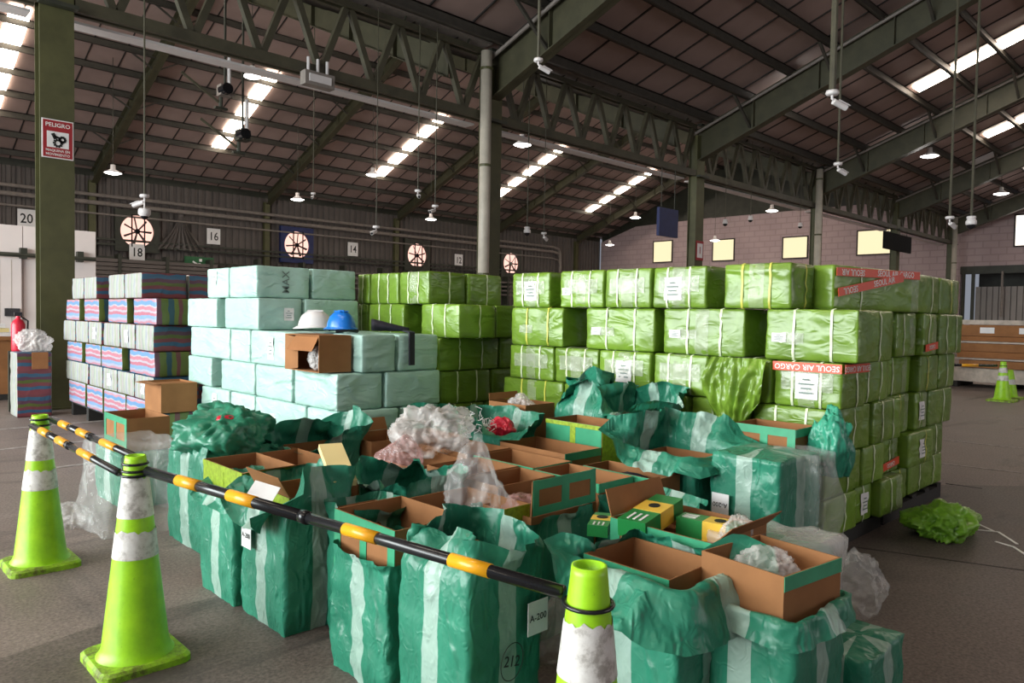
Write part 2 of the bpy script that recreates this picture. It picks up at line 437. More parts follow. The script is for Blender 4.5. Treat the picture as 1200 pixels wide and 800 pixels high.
# corrugated back wall, one sheet of cladding every 3 m
wb = struct(MB().box2((XA, YW + .12, 0), (XB, YW + .3, ZE + .1)).build('wall_back', M['steel_dark']))
def corr_sheet(w, h, pitch, depth):
    m = MB(); n = int(round(w / pitch)); prof = []
    for i in range(n):
        x = i * pitch
        prof += [(x, 0), (x + pitch * .45, 0), (x + pitch * .55, depth), (x + pitch * .9, depth)]
    prof.append((n * pitch, 0))
    vs = [(x, y, z) for z in (0, h) for x, y in prof]; k = len(prof)
    return m.add(vs, [(i, i + 1, k + i + 1, k + i) for i in range(k - 1)])
cs = corr_sheet(3.0, ZE - .4, .375, .09).mesh('cladding_sheet', M['cladding'])
for i in range(16): link('cladding_sheet', cs, wb, (1.4 + 3.02 * i, YW - .02, .0))
for i in range(7):  # wall posts
    MB().box2((-.15, -.25, 0), (.15, 0, 7.8)).build('wall_post', M['olive'], wb, (1.66 + 9.0 * i - .15, YW - .05, 0))
for z, r in ((7.1, .09), (6.72, .11), (6.2, .05)):
    MB().tube([(XA, 0, 0), (43.5, 0, 0), (44.2, 0, -.1), (44.4, 0, -.5), (44.4, 0, -1.6)], r).build('service_pipe', M['pipe_grey'], wb, (0, YW - .35, z))
for z in (5.0, 4.75, 4.1): MB().box2((6.5, -.06, -.05), (46, .06, .05)).build('wall_rail', M['steel_dark'], wb, (0, YW - .3, z))

# end wall: block masonry below the roof, cladding above, dock opening at the right
wr = struct(MB().prism([(YV, 0), (YW, 0), (YW, 8.0), (37, 9.1), (30, 9.25), (YV, 9.2 - 2.2), (YV, 0)][:-1], XB, XB + .3).build('wall_end', M['brick']))
MB().prism([(-14, 4.95), (YV, 4.95), (YV, 7.2), (YRR, ZRR - .2), (-14, 8)], XB, XB + .3).build('block_field', M['brick'], wr)
MB().prism([(YV, 7.0), (30, 9.0), (37, 9.0), (YW, 8.0), (YW, ZE), (YRL, ZRL), (YV, ZV)], XB + .1, XB + .35).build('gable_cladding', M['steel_dark'], wr)
MB().prism([(YV, 6.5), (30, 6.5), (30, 9.22), (YV, 9.2)], XB - .02, XB + .1).build('block_field', M['brick'], wr)
MB().box2((XB - .1, -14, 4.5), (XB + .3, YV, 4.95)).build('lintel_beam', M['steel_dark'], wr)
MB().box2((XB + 4, -14, 0), (XB + 4.2, YV, 4.95)).build('recess_back', M['steel_dark'], wr)
m = MB()
for i in range(14): m.box2((0, i * .3, 1.2), (.08, i * .3 + .26, 3.75))
m.build('roller_shutter', M['shutter'], wr, (XB + .3, 8.2, 0))
for y in (8.0, 12.4, 12.9): MB().box2((0, -.08, 0), (.16, .08, 4.5)).build('door_post', M['steel_dark'], wr, (XB - .2, y, 0))
MB().tube([(0, 0, 0), (0, 0, 2.6)], .06).build('standpipe', M['pipe_grey'], wr, (XB - .3, 10.9, 2.0))
for i, (y, z, w, h, mt) in enumerate(((34.25, 6.9, 1.7, 1.6, 'window_lit'), (28.86, 6.75, 1.7, 1.5, 'window_lit'), (23.33, 6.64, 1.7, 1.4, 'window_lit'), (18.1, 6.7, 2.0, 1.5, 'window_lit'), (9.9, 6.9, 1.0, 1.7, 'window_white'))):
    wn = MB()
    for a, b in (((-.06, -w / 2 - .08, -h / 2 - .08), (.05, w / 2 + .08, -h / 2)), ((-.06, -w / 2 - .08, h / 2), (.05, w / 2 + .08, h / 2 + .08)), ((-.06, -w / 2 - .08, -h / 2), (.05, -w / 2, h / 2)), ((-.06, w / 2, -h / 2), (.05, w / 2 + .08, h / 2))): wn.box2(a, b)
    wo = struct(wn.build('window_%d' % (i + 1), M['roof_seam'], None, (XB - .03, y, z)))
    MB().box2((-.01, -w / 2, -h / 2), (.03, w / 2, h / 2)).build('pane', M[mt], wo)

# roof: sheets, skylight sheets, purlins, rafters
ce = struct(bpy.data.objects.new('ceiling', None)); COL.objects.link(ce)
def sheet_mesh(name, w, y0, z0, y1, z1, mats, seam=True):
    m = MB(); d = Vector((0, y1 - y0, z1 - z0)).normalized(); up = Vector((0, -d.z, d.y))
    if up.z < 0: up = -up
    def quadbox(xa, xb, ta, tb, mi):
        vs = []
        for t in (ta, tb):
            for x, (yy, zz) in ((xa, (y0, z0)), (xb, (y0, z0)), (xb, (y1, z1)), (xa, (y1, z1))): vs.append(Vector((x, yy, zz)) + up * t)
        m.add(vs, [(3, 2, 1, 0), (4, 5, 6, 7), (0, 1, 5, 4), (1, 2, 6, 5), (2, 3, 7, 6), (3, 0, 4, 7)], mi)
    quadbox(0, w, 0, .03, 0)
    if seam: quadbox(-.022, .022, -.03, 0, 1)
    o = m.mesh(name, mats); return o
SW = 1.2
def roof_slope(y0, z0, y1, z1, sky, sky_y0, sky_y1):
    full = sheet_mesh('roof_sheet', SW, y0, z0, y1, z1, [M['roof'], M['roof_seam']])
    x = XA; f = lambda y: z0 + (z1 - z0) * (y - y0) / (y1 - y0)
    while x < XB + .5:
        link('roof_sheet', full, ce, (x, 0, 0)); x += SW
    sk = sheet_mesh('skylight_sheet', .66, sky_y0, f(sky_y0) - .09, sky_y1, f(sky_y1) - .09, [M['skylight']], False)
    for sx in sky:
        link('skylight_sheet', sk, ce, (sx - .33, 0, 0))
roof_slope(YW + .3, ZE - .12, YRL, ZRL, [-3.6, 5.9, 15.4, 25.0, 34.6, 44.2], 37.4, 31.2)
roof_slope(YV, ZV, YRL, ZRL, [-3.6, 5.9, 15.4, 25.0, 34.6, 44.2], 18.0, 25.5)
roof_slope(YV, ZV, YRR, ZRR, [-9, 0.3, 27.0, 35.6, 44.2], 8.6, 1.0)
roof_slope(YRR, ZRR, -14.4, ZV + .1, [-9, 27.0, 36.0, 45.0], -2.5, -9)
def purlins(y0, z0, y1, z1, n):
    for i in range(n):
        t = (i + .45) / n; y = y0 + (y1 - y0) * t; z = z0 + (z1 - z0) * t
        m = MB(); m.box2((XA, -.045, -.30), (XB, -.015, -.02)); m.box2((XA, -.045, -.05), (XB, .06, -.02)); m.box2((XA, -.13, -.30), (XB, -.015, -.27))
        m.build('purlin', M['purlin'], ce, (0, y, z))
purlins(YW, ZE, YRL, ZRL, 10); purlins(YV, ZV, YRL, ZRL, 9); purlins(YV, ZV, YRR, ZRR, 11); purlins(YRR, ZRR, -14.4, ZV, 9)
def rafter_mesh(y0, z0, d0, y1, z1, d1, w=.3):
    """I section in the YZ plane: bottom flange, web, top flange and stiffeners"""
    m = MB(); zt0, zt1 = z0 - .24, z1 - .24
    m.prism([(y0, zt0 - d0), (y1, zt1 - d1), (y1, zt1), (y0, zt0)], -.015, .015)
    for (a0, a1) in ((zt0 - d0, zt1 - d1), (zt0 - .025, zt1 - .025)):
        m.prism([(y0, a0), (y1, a1), (y1, a1 + .025), (y0, a0 + .025)], -w / 2, w / 2)
    for i in range(1, 7):
        t = i / 7; y = y0 + (y1 - y0) * t; zb = zt0 - d0 + (zt1 - d1 - zt0 + d0) * t; ztp = zt0 + (zt1 - zt0) * t
        m.box2((-w / 2 + .02, y - .01, zb), (w / 2 - .02, y + .01, ztp - .02))
    return m.mesh('rafter', M['rafter'])
ra = rafter_mesh(YW - .2, ZE + .05, .62, YRL, ZRL, .5); rb = rafter_mesh(YV, ZV, .7, YRL, ZRL, .5)
rc = rafter_mesh(YV, ZV, 1.0, YRR, ZRR, .75); rd = rafter_mesh(YRR, ZRR, .75, -14.2, ZV + .1, 1.0)
for i in range(7):
    x = 1.6 + 9.0 * (i - .0)
    link('rafter', ra, ce, (x, 0, 0)); link('rafter', rb, ce, (x, 0, 0))
for i in range(6):
    x = 2.9 + 9.0 * i
    link('rafter', rc, ce, (x, 0, 0)); link('rafter', rd, ce, (x, 0, 0))
# fly braces between purlins and rafter flanges, and roof bracing by the skylights
for i in range(1, 7):
    x = 1.6 + 9.0 * i
    for k in range(2, 9, 2):
        t = (k + .45) / 10; y = YW + (YRL - YW) * t; z = ZE + (ZRL - ZE) * t
        m = MB(); m.bar((x, y, z - .78), (x - 1.0, y, z - .2), .06); m.bar((x, y, z - .78), (x + 1.0, y, z - .2), .06); m.build('fly_brace', M['purlin'], ce)
for i in range(6):
    x = 2.9 + 9.0 * i
    for k in (1, 3, 5, 7):
        t = (k + .45) / 11; y = YV + (YRR - YV) * t; z = ZV + (ZRR - ZV) * t
        m = MB(); m.bar((x, y, z - 1.05), (x - 1.1, y, z - .2), .07); m.bar((x, y, z - 1.05), (x + 1.1, y, z - .2), .07); m.build('fly_brace', M['purlin'], ce)
    m = MB(); m.tube([(x - .2, YV, ZV - .35), (x - .2, YRR, ZRR - .35)], .045); m.build('sprinkler_pipe', M['pipe_grey'], ce)

# columns on the valley line
col_desc = ['olive steel column at left bearing the red danger sign', 'olive steel column beside the cream downpipe mid hall', 'olive steel column carrying the small red notice', 'dark steel column behind the right cream downpipe', 'dark steel column behind the hanging black board', 'last steel column against the end wall']
cols = []
for i in range(6):
    x = 2.9 + 9.0 * i
    m = MB()
    for y in (-.15, .13): m.box2((-.23, y, 0), (.23, y + .022, ZV - .4))
    m.box2((-.012, -.14, 0), (.012, .14, ZV - .4)); m.box2((-.3, -.25, 0), (.3, .25, .03))
    m.box2((.16, -.135, 0), (.175, .135, ZV - .4)); m.box2((-.175, -.135, 0), (-.16, .135, ZV - .4))
    o = m.build('column', M['olive'], None, (x, YV, 0)); struct(o, col_desc[i], 'column'); cols.append(o)
    for k in range(2): MB().box2((-.26, -.3, -.03), (.26, -.16, .03)).build('bracket', M['steel_dark'], o, (0, 0, 6.1 + 1.6 * k))
# valley girder: a truss per bay
for i in range(-1, 5):
    x0, x1 = 2.9 + 9.0 * i + .25, 2.9 + 9.0 * (i + 1) - .25
    e = empty('truss', ((x0 + x1) / 2, YV, 6.1), 'olive lattice girder spanning the %s bay of the column line' % ['camera side', 'first', 'second', 'third', 'fourth', 'last'][i + 1], 'truss', 'lattice girders on the column line')
    e['kind'] = 'structure'; L = (x1 - x0) / 2
    for s in (-.1, .1):
        MB().box2((-L, s - .04, 0), (L, s + .04, .19)).build('bottom_chord', M['girder'], e)
        MB().box2((-L, s - .04, 1.5), (L, s + .04, 1.62)).build('top_chord', M['girder'], e)
    MB().box2((-L, -.02, .02), (L, .02, .10)).build('chord_plate', M['steel_dark'], e)
    n = 7; st = 2 * L / n
    for k in range(n):
        xa = -L + k * st
        MB().bar((xa + .06, 0, 1.5), (xa + st / 2, 0, .1), .12, .12).build('diagonal', M['girder'], e)
        MB().bar((xa + st / 2, 0, .1), (xa + st - .06, 0, 1.5), .12, .12).build('diagonal', M['girder'], e)
    # valley gutter above and cable tray beneath
    MB().prism([(-.45, 1.95), (-.3, 1.7), (.3, 1.7), (.45, 1.95), (.42, 1.97), (.28, 1.73), (-.28, 1.73), (-.42, 1.97)], -L, L, 0).build('valley_gutter', M['pipe_grey'], e)
    MB().box2((-L, .3, -.04), (L, .62, .0)).build('cable_tray', M['white_metal'], e)
    for yy, zz in ((-.38, 2.0), (-.48, 2.12), (-.58, 2.24), (.2, .3)):
        MB().tube([(-L, yy, zz - .1), (L, yy, zz - .1)], .022, 6).build('conduit', M['pipe_grey'], e)
    for k in range(5): MB().bar((-L + .9 + k * 1.75, -.62, 2.3), (-L + .9 + k * 1.75, -.1, 1.6), .03).build('hanger', M['steel_dark'], e)
# downpipes
for i, lab in ((1, 'tall cream downpipe in front of the mid hall column'), (3, 'cream downpipe on the right before the dark column'), (5, 'thin cream downpipe by the end wall')):
    x = 2.9 + 9.0 * i
    m = MB(); m.tube([(0, 0, 0), (0, 0, 7.6)], .13, 16)
    o = tag(m.build('downpipe', M['pipe'], None, (x - .42 if i != 3 else x - .5, YV - .3, 0), None), lab, 'pipe', 'cream downpipes')
    o.data.polygons.foreach_set('use_smooth', [True] * len(o.data.polygons))
    for z in (2.5, 5.0, 7.2): MB().lathe([(.14, -.03), (.15, -.03), (.15, .03), (.14, .03)], 16).build('clamp', M['olive'], o, (0, 0, z))

# cold room of white panels at the far left
cr = empty('cold_room', (2.0, 25.5, 0), 'white panelled cold room with sliding door at far left', 'cold room')
for k in range(4): MB().box2((-2.9 + k * 1.84, -1.1, 0), (-2.9 + k * 1.84 + 1.82, -1.0, 3.82)).build('panel', M['white_panel'], cr)
MB().box2((4.40, -1.05, 0), (4.46, 4, 3.82)).build('side_panel', M['white_panel'], cr)
dr = MB().box2((.1, -1.22, 0.05), (2.55, -1.12, 2.9)).build('door', M['white_panel'], cr)
for k in range(9): MB().box2((.15 + k * .27, -1.228, .1), (.16 + k * .27, -1.22, 2.85)).build('groove', M['pipe'], dr)
hp = MB(); hp.box2((2.15, -1.29, 1.3), (2.5, -1.22, 1.52)); hp.build('handle', M['black_plastic'], dr)
MB().tube([(-2.5, -1.25, 3.0), (4.4, -1.25, 3.0)], .06).build('door_rail', M['steel_dark'], cr)
for k in (0, 2.6, 4.0): MB().box2((k - .08, -1.3, 2.9), (k + .08, -1.1, 3.2)).build('rail_bracket', M['steel_dark'], cr)

# exhaust fans, bay numbers and details on the back wall
fan_lab = ['round exhaust fan above bay number 18, with hanging camera before it', 'round exhaust fan in a navy square frame above the aqua bales', 'small round exhaust fan left of the cream downpipe', 'smallest round exhaust fan right of the cream downpipe']
for i in range(4):
    x = 12.55 + 8.8 * i
    e = empty('exhaust_fan', (x, YW - .25, 5.5), fan_lab[i], 'fan', 'exhaust fans in the back wall')
    fm = MB()
    for a, b in (((-1.05, -.1, -1.05), (1.05, .1, -.8)), ((-1.05, -.1, .8), (1.05, .1, 1.05)), ((-1.05, -.1, -.8), (-.8, .1, .8)), ((.8, -.1, -.8), (1.05, .1, .8))): fm.box2(a, b)
    vs = []; fs = []
    for k in range(33):
        a = 2 * pi * k / 32; q = 1 / max(abs(cos(a)), abs(sin(a)))
        vs += [(.8 * cos(a), -.09, .8 * sin(a)), (.82 * q * cos(a), -.09, .82 * q * sin(a))]
        if k < 32: fs.append((2 * k, 2 * k + 1, 2 * k + 3, 2 * k + 2))
    fm.add(vs, fs); fm.build('frame', M['blue_dark' if i == 1 else 'steel_dark'], e)
    dk = MB(); dk.add([(0.8 * cos(2 * pi * k / 32), .05, .8 * sin(2 * pi * k / 32)) for k in range(32)], [tuple(range(32))]); dk.build('daylight_opening', M['fan_light'], e)
    MB().lathe([(0, -.2), (.13, -.2), (.13, .1), (0, .1)], 12).build('motor', M['lens'], e).rotation_euler.x = pi / 2
    for k in range(7):
        a = 2 * pi * k / 7 + .3 * i
        b = MB(); b.add([(.08, 0, -.035), (.68, .05, -.07), (.70, -.04, .035), (.08, -.02, .035)], [(0, 1, 2, 3)]); b.add([(.08, .01, -.035), (.68, .06, -.07), (.70, -.03, .035), (.08, -.01, .035)], [(3, 2, 1, 0)])
        bo = b.build('blade', M['roof_seam'], e); bo.rotation_euler = (0, a, 0); bo.location = (0, -.05, 0)
    for xx in (-.3, .3): MB().box2((xx - .03, -.22, -.8), (xx + .03, -.18, .8)).build('mount_bar', M['lens'], e)
for x, z, t, wh in ((7.8, 5.67, '20', 'above the white cold room'), (12.49, 4.43, '18', 'just below the first exhaust fan'), (16.49, 5.6, '16', 'right of the hanging tarpaulin'), (25.25, 5.56, '14', 'right of the navy framed fan'), (33.92, 5.43, '12', 'left of the tall downpipe')):
    o = MB().box((0, 0, 0), (.72, .04, .85)).build('number_plate', M['paper'], None, (x, YW - .45 if t == '18' else YW - .14, z)); tag(o, 'white plate numbered %s %s' % (t, wh), 'sign', 'bay number plates')
    text(t, .62, M['ink'], o, face_mat('-y', (0, -.025, -.02)), sx=.85)
# exit style green sign, folded tarpaulin and rails below the fans
o = MB().box((0, 0, 0), (1.5, .1, .9)).build('sign_board', M['green_lightsign'], None, (15.3, YW - 1.2, 3.9)); tag(o, 'green sign board with pale figure below the hanging tarpaulin', 'sign')
s = MB(); s.bar((-.35, -.06, -.2), (0, -.06, .1), .09, .03, up=(0, 1, 0)); s.bar((0, -.06, .1), (.35, -.06, -.25), .09, .03, up=(0, 1, 0)); s.bar((-.1, -.06, .05), (-.35, -.06, .2), .08, .03, up=(0, 1, 0)); s.box((.05, -.06, .28), (.14, .03, .14)); s.bar((.35, -.06, -.25), (.6, -.06, -.1), .08, .03, up=(0, 1, 0)); s.build('figure', M['paper'], o)
t = MB(); vs = []; fs = []
for j in range(9):
    for k in range(25):
        q = k / 24 * 2 - 1; u = j / 8; wdt = .12 + 1.25 * u ** 1.6
        vs.append((q * wdt, .12 * sin(k * 2.2) * u - .1, -1.9 * u + .06 * sin(k * 1.9) * u))
for j in range(8):
    for k in range(24): fs.append((j * 25 + k, j * 25 + k + 1, j * 25 + 26 + k, j * 25 + 25 + k))
o = t.add(vs, fs).build('hanging_tarpaulin', M['cladding'], None, (14.7, YW - .22, 6.6), None); tag(o, 'grey tarpaulin gathered to a point on the back wall', 'tarpaulin')
e = empty('pipe_rack', (12.0, YW - 1.6, 0), 'long dark bundle of lengths stacked below plate 18', 'rack')
for k in range(5): MB().box2((-3.2, -.25, 3.0 + k * .2), (4.0, .25, 3.16 + k * .2)).build('bar_bundle', M['cladding'], e)
for k in range(4): MB().box2((-3.0 + k * 2.2, -.3, 0), (-2.85 + k * 2.2, .3, 4.2)).build('upright', M['steel_dark'], e)
e = empty('pipe_rack', (26.0, YW - 1.6, 0), 'low dark rack of pale lengths along the wall right of plate 16', 'rack')
for k in range(4): MB().box2((-8.0, -.25, 3.0 + k * .3), (12.0, .25, 3.12 + k * .3)).build('bar_bundle', M['cladding'], e)
for k in range(8): MB().box2((-7.8 + k * 2.7, -.3, 0), (-7.65 + k * 2.7, .3, 4.4)).build('upright', M['steel_dark'], e)

# signs on columns
def sign_danger(parent):
    e = empty('danger_sign', (2.9, YV - .165, 0), 'red and white PELIGRO danger sign on the left olive column', 'sign')
    B = lambda w, h, z, t, mt, nm: plate(nm, w, h, t, M[mt], e, face_mat('-y', (0.0, -.006, z)))
    B(.42, .58, 4.10, .012, 'paper', 'border'); B(.39, .55, 4.10, .018, 'red_sign', 'red_field'); B(.29, .24, 4.09, .024, 'paper', 'picture_field')
    text('PELIGRO', .085, M['white_ink'], e, face_mat('-y', (0, -.018, 4.305)))
    text('MAQUINA EN', .052, M['white_ink'], e, face_mat('-y', (0, -.018, 3.925)))
    text('MOVIMIENTO', .052, M['white_ink'], e, face_mat('-y', (0, -.018, 3.865)))
    g = MB()
    for cx, cz, r in ((.0, 4.04, .055), (.06, 4.10, .04)):
        for k in range(10):
            a = 2 * pi * k / 10; g.box((cx + r * cos(a), -.02, cz + r * sin(a)), (.026, .006, .026))
        for k in range(16):
            a0, a1 = 2 * pi * k / 16, 2 * pi * (k + 1) / 16; g.bar((cx + r * .75 * cos(a0), -.02, cz + r * .75 * sin(a0)), (cx + r * .75 * cos(a1), -.02, cz + r * .75 * sin(a1)), .02, .006, up=(0, 1, 0))
    g.bar((-.07, -.02, 4.18), (-.03, -.02, 4.10), .05, .006, up=(0, 1, 0)); g.bar((-.05, -.02, 4.14), (.02, -.02, 4.12), .03, .006, up=(0, 1, 0))
    g.build('hand_and_gears', M['ink'], e)
sign_danger(None)
e = empty('notice_sign', (20.92, YV - .165, 0), 'small red framed notice low on the column behind the lime bales', 'sign')
plate('border', .42, .62, .012, M['red_sign'], e, face_mat('-y', (0, -.006, 3.75))); plate('field', .32, .46, .018, M['paper'], e, face_mat('-y', (0, -.006, 3.75)))
text('1', .32, M['red_sign'], e, face_mat('-y', (0, -.017, 3.75)))

# boards hanging near the column line
for (x, z, w, h, lab) in ((19.15, 4.47, 1.0, .85, 'dark navy board hanging left of the third column'), (38.2, 5.4, 3.6, .8, 'wide black board on the column at right beneath the girder')):
    e = empty('hanging_board', (x, YV - (.12 if w < 2 else .35), z), lab, 'board'); MB().box((0, 0, 0), (w, .1, h)).build('panel', M['blue_dark'] if w < 2 else M['lens_matte'], e)
    for s in (-.35, .35): MB().tube([(s * w, 0, h / 2), (s * w, 0, 6.1 - z)], .012, 6).build('hanger_rod', M['steel_dark'], e)

# ---------------------------------------------------------------- lamps
def roof_z(y):
    if y > YRL: return ZE + KL * (YW - y)
    if y > YV: return ZV + (ZRL - ZV) * (y - YV) / (YRL - YV)
    return ZV + KR * (YV - y)
lamp_pos = [(10.54, 22.9, 9.0, 'bell lamp under the girder near the hanging projector', .30), (9.27, 32.7, 7.0, 'small bell lamp glowing left above the fan of bay 18', .34), (17.6, 33.2, 7.0, 'bell lamp glowing beside the hanging camera above plate 16', .34), (26.3, 33.9, 7.0, 'bell lamp low above the third exhaust fan', .34), (19.45, 29.5, 8.0, 'bell lamp at the foot of the second skylight strip', .34), (16.74, 16.9, 7.0, 'bright bell lamp under the girder right of the tall downpipe', .30), (22.3, 10.2, 8.5, 'bright bell lamp left of the white dome bracket', .30), (31.6, 9.5, 8.0, 'bell lamp under the roof at the right, higher of two', .34), (42.9, 9.6, 8.0, 'bell lamp far right near the end wall', .36), (37.6, 18.9, 7.4, 'bell lamp before the end wall between girder and column', .34), (35.9, 26.6, 7.5, 'bell lamp above the navy board', .34), (44.0, 34.9, 7.0, 'farthest bell lamp in the corner above the end wall', .34), (44.9, 26.6, 6.9, 'bell lamp over the yellow window', .34)]
for x, y, z, lab, r in lamp_pos:
    e = empty('bell_lamp', (x, y, z), lab, 'lamp', 'bell lamps hanging from the roof')
    MB().lathe([(.05, .34), (.09, .33), (.10, .16), (r, .0), (r - .02, 0), (.09, .14)], 20).build('shade', M['white_metal'], e, True)
    MB().lathe([(0.001, -.05), (r * .55, -.04), (r * .92, .01)], 20).build('lens', M['lamp'], e, True)
    MB().tube([(0, 0, .33), (0, 0, roof_z(y) - z - .02)], .012, 6).build('rod', M['steel_dark'], e)
    l = bpy.data.lights.new('lamp_light', 'POINT'); l.energy = 30; l.color = (1, .95, .9); l.shadow_soft_size = .3
    lo = bpy.data.objects.new('lamp_light', l); COL.objects.link(lo); lo.parent = e; lo.location = (0, 0, -.55)

# ---------------------------------------------------------------- hanging cameras
def cctv(x, y, z, lab, rod=.014, dome=False, heading=225, scale=1.0, mat='girder', dz=0):
    e = empty('security_camera', (x, y, z), lab, 'camera', 'cameras on drop rods'); k = .62; e.scale = (k, k, k); rod = rod * .72 / k
    MB().tube([(0, 0, .06), (0, 0, (roof_z(y) - z - .1) / k)], rod, 8).build('drop_rod', M[mat], e)
    m = MB().lathe([(.0, .08), (.11, .08), (.12, .03), (.10, .0), (0, 0)], 16); m.build('mount_plate', M['white_metal'], e, True)
    h = radians(heading); d = Vector((cos(h), sin(h), -.35)).normalized()
    if dome:
        MB().lathe([(.10, 0), (.14, -.06), (.14, -.14), (.12, -.16)], 18).build('housing', M['white_metal'], e, True)
        MB().lathe([(.12, -.16), (.11, -.22), (.06, -.27), (.001, -.285)], 18).build('dome', M['lens'], e, True)
    else:
        MB().tube([(0, 0, .02), (0, 0, -.06), tuple(d * .06 + Vector((0, 0, -.08)))], .025, 8).build('arm', M['white_metal'], e, True)
        a = d * .03 + Vector((0, 0, -.10))
        MB().tube([a, a + d * .30], .055 * scale, 14).build('housing', M['white_metal'], e)
        MB().tube([a + d * .295, a + d * .31], .042 * scale, 14).build('lens', M['lens'], e)
        MB().bar(a + d * .1 + Vector((0, 0, .06)), a + d * .36 + Vector((0, 0, .06)), .11 * scale, .012).build('sun_hood', M['white_metal'], e)
cams = [(4.03, 12.6, 3.33, 'white camera on the rod in front of the first exhaust fan', .02, False, 130), 
        (11.11, 20.0, 5.05, 'white camera on a long green rod right of plate 16', .02, False, 230), (9.65, 12.9, 4.17, 'camera on a thin rod left of the tall downpipe, upper', .016, False, 240), (10.12, 12.9, 3.9, 'camera on a thin rod left of the tall downpipe, lower', .016, False, 200),
        (13.0, 12.9, 3.7, 'green rod camera right of the tall downpipe', .02, True, 200), (13.6, 12.9, 3.62, 'white camera angled left beside the green rod', .012, False, 20),
        (8.24, 8.0, 5.45, 'large white camera under the roof beam at top centre', .035, False, -20), (8.6, 3.63, 4.15, 'large white camera under the pale bracket at upper right', .055, False, -30),
        (13.0, 5.35, 4.25, 'white camera hanging below the girder right of centre', .03, False, -20), (14.5, 4.0, 3.37, 'white camera on the left of two long rods at right', .03, False, -10), (14.7, 3.72, 3.37, 'white dome camera on the right of two long rods at right', .03, True, 0),
        (22.4, 12.9, 4.85, 'far small dome camera before the end wall', .016, True, 0), (24.1, 12.9, 5.15, 'far black spotlight camera near the yellow window', .016, True, 0), (8.6, 12.9, 3.3, 'double rod camera left of the lime bales', .012, False, 210), (28.0, 12.9, 5.3, 'far dome camera below the girder at right', .016, True, 0)]
for c in cams: cctv(*c)
_c0 = [o for o in bpy.data.objects if o.get('label', '').startswith('white camera on the rod in front')][0]
MB().tube([(.0, 0, .05), (.0, 0, -.30)], .02, 8).build('drop_tube', M['white_metal'], _c0); MB().lathe([(.001, -.28), (.13, -.28), (.15, -.33), (.15, -.42), (.10, -.48)], 18).build('dome_housing', M['white_metal'], _c0, True); MB().lathe([(.10, -.46), (.07, -.54), (.001, -.57)], 18).build('dome', M['lens'], _c0, True)
# projector like devices below the girder
def device(x, y, z, lab):
    e = empty('winch_unit', (x, y, z), lab, 'machine')
    MB().box((0, 0, 0), (.30, .26, .26)).build('housing', M['pipe_grey' if 'white' in lab[:6] else 'steel_dark'], e); MB().bar((-.15, 0, -.3), (-1.0, .1, .25), .05).build('stay_arm', M['girder'], e); MB().tube([(-.05, -.3, 0), (-.05, .0, 0)], .13, 16).build('motor', M['lens'], e)
    MB().tube([(.1, 0, .17), (.1, 0, .9)], .05).build('stand_tube', M['white_metal'], e); MB().tube([(0, 0, .17), (0, 0, roof_z(y) - z)], .03).build('drop_rod', M['steel_dark'], e)
    MB().tube([(-.1, 0, -.17), (-.1, 0, -.42)], .05).build('spindle', M['steel_dark'], e); MB().box((-.1, 0, -.44), (.3, .12, .05)).build('foot_plate', M['steel_dark'], e)
device(7.6, 18.0, 6.9, 'white and black motor unit hanging below the girder at left')
device(8.05, 18.0, 5.9, 'small dark motor unit lower right of the white one')
e = empty('junction_box', (7.24, 12.90, 5.98), 'grey framed box on the girder above the long green rod', 'box'); MB().box((0, 0, 0), (.62, .2, .26)).build('frame', M['pipe_grey'], e); MB().box((0, -.11, 0), (.46, .02, .14)).build('cover', M['white_metal'], e)
for k in (-.2, .0, .2): MB().tube([(k, 0, .13), (k, 0, .4)], .03).build('gland', M['white_metal'], e)

# ================================================================ WRAPPED BALES
def bale_surface(c, half, r, seed, amp):
    p = Vector((c[0] * half[0], c[1] * half[1], c[2] * half[2]))
    q = Vector((max(-half[0] + r, min(half[0] - r, p.x)), max(-half[1] + r, min(half[1] - r, p.y)), max(-half[2] + r, min(half[2] - r, p.z))))
    d = p - q; n = d.normalized() if d.length > 1e-6 else Vector((0, 0, 1))
    p = q + n * r
    k = [abs(x) for x in c]; mx = max(k); i = k.index(mx); u, v = c[(i + 1) % 3], c[(i + 2) % 3]
    b = (1 - u ** 4) * (1 - v ** 4)
    sl = .9 * sin(seed * 7.0 + i * 2.0)
    w = (p.x + sl * p.z, p.y + sl * p.z, p.z * 1.9 - sl * .5 * (p.x + p.y))
    g = .004 * b + amp * (.55 * N(p, 4.0, seed) + .75 * b * (ridge(w, 6.5, seed + 9) - .6) + .45 * (ridge(w, 15, seed + 5) - .6)) - amp * .35
    if i == 2: g *= .35
    return p + n * g
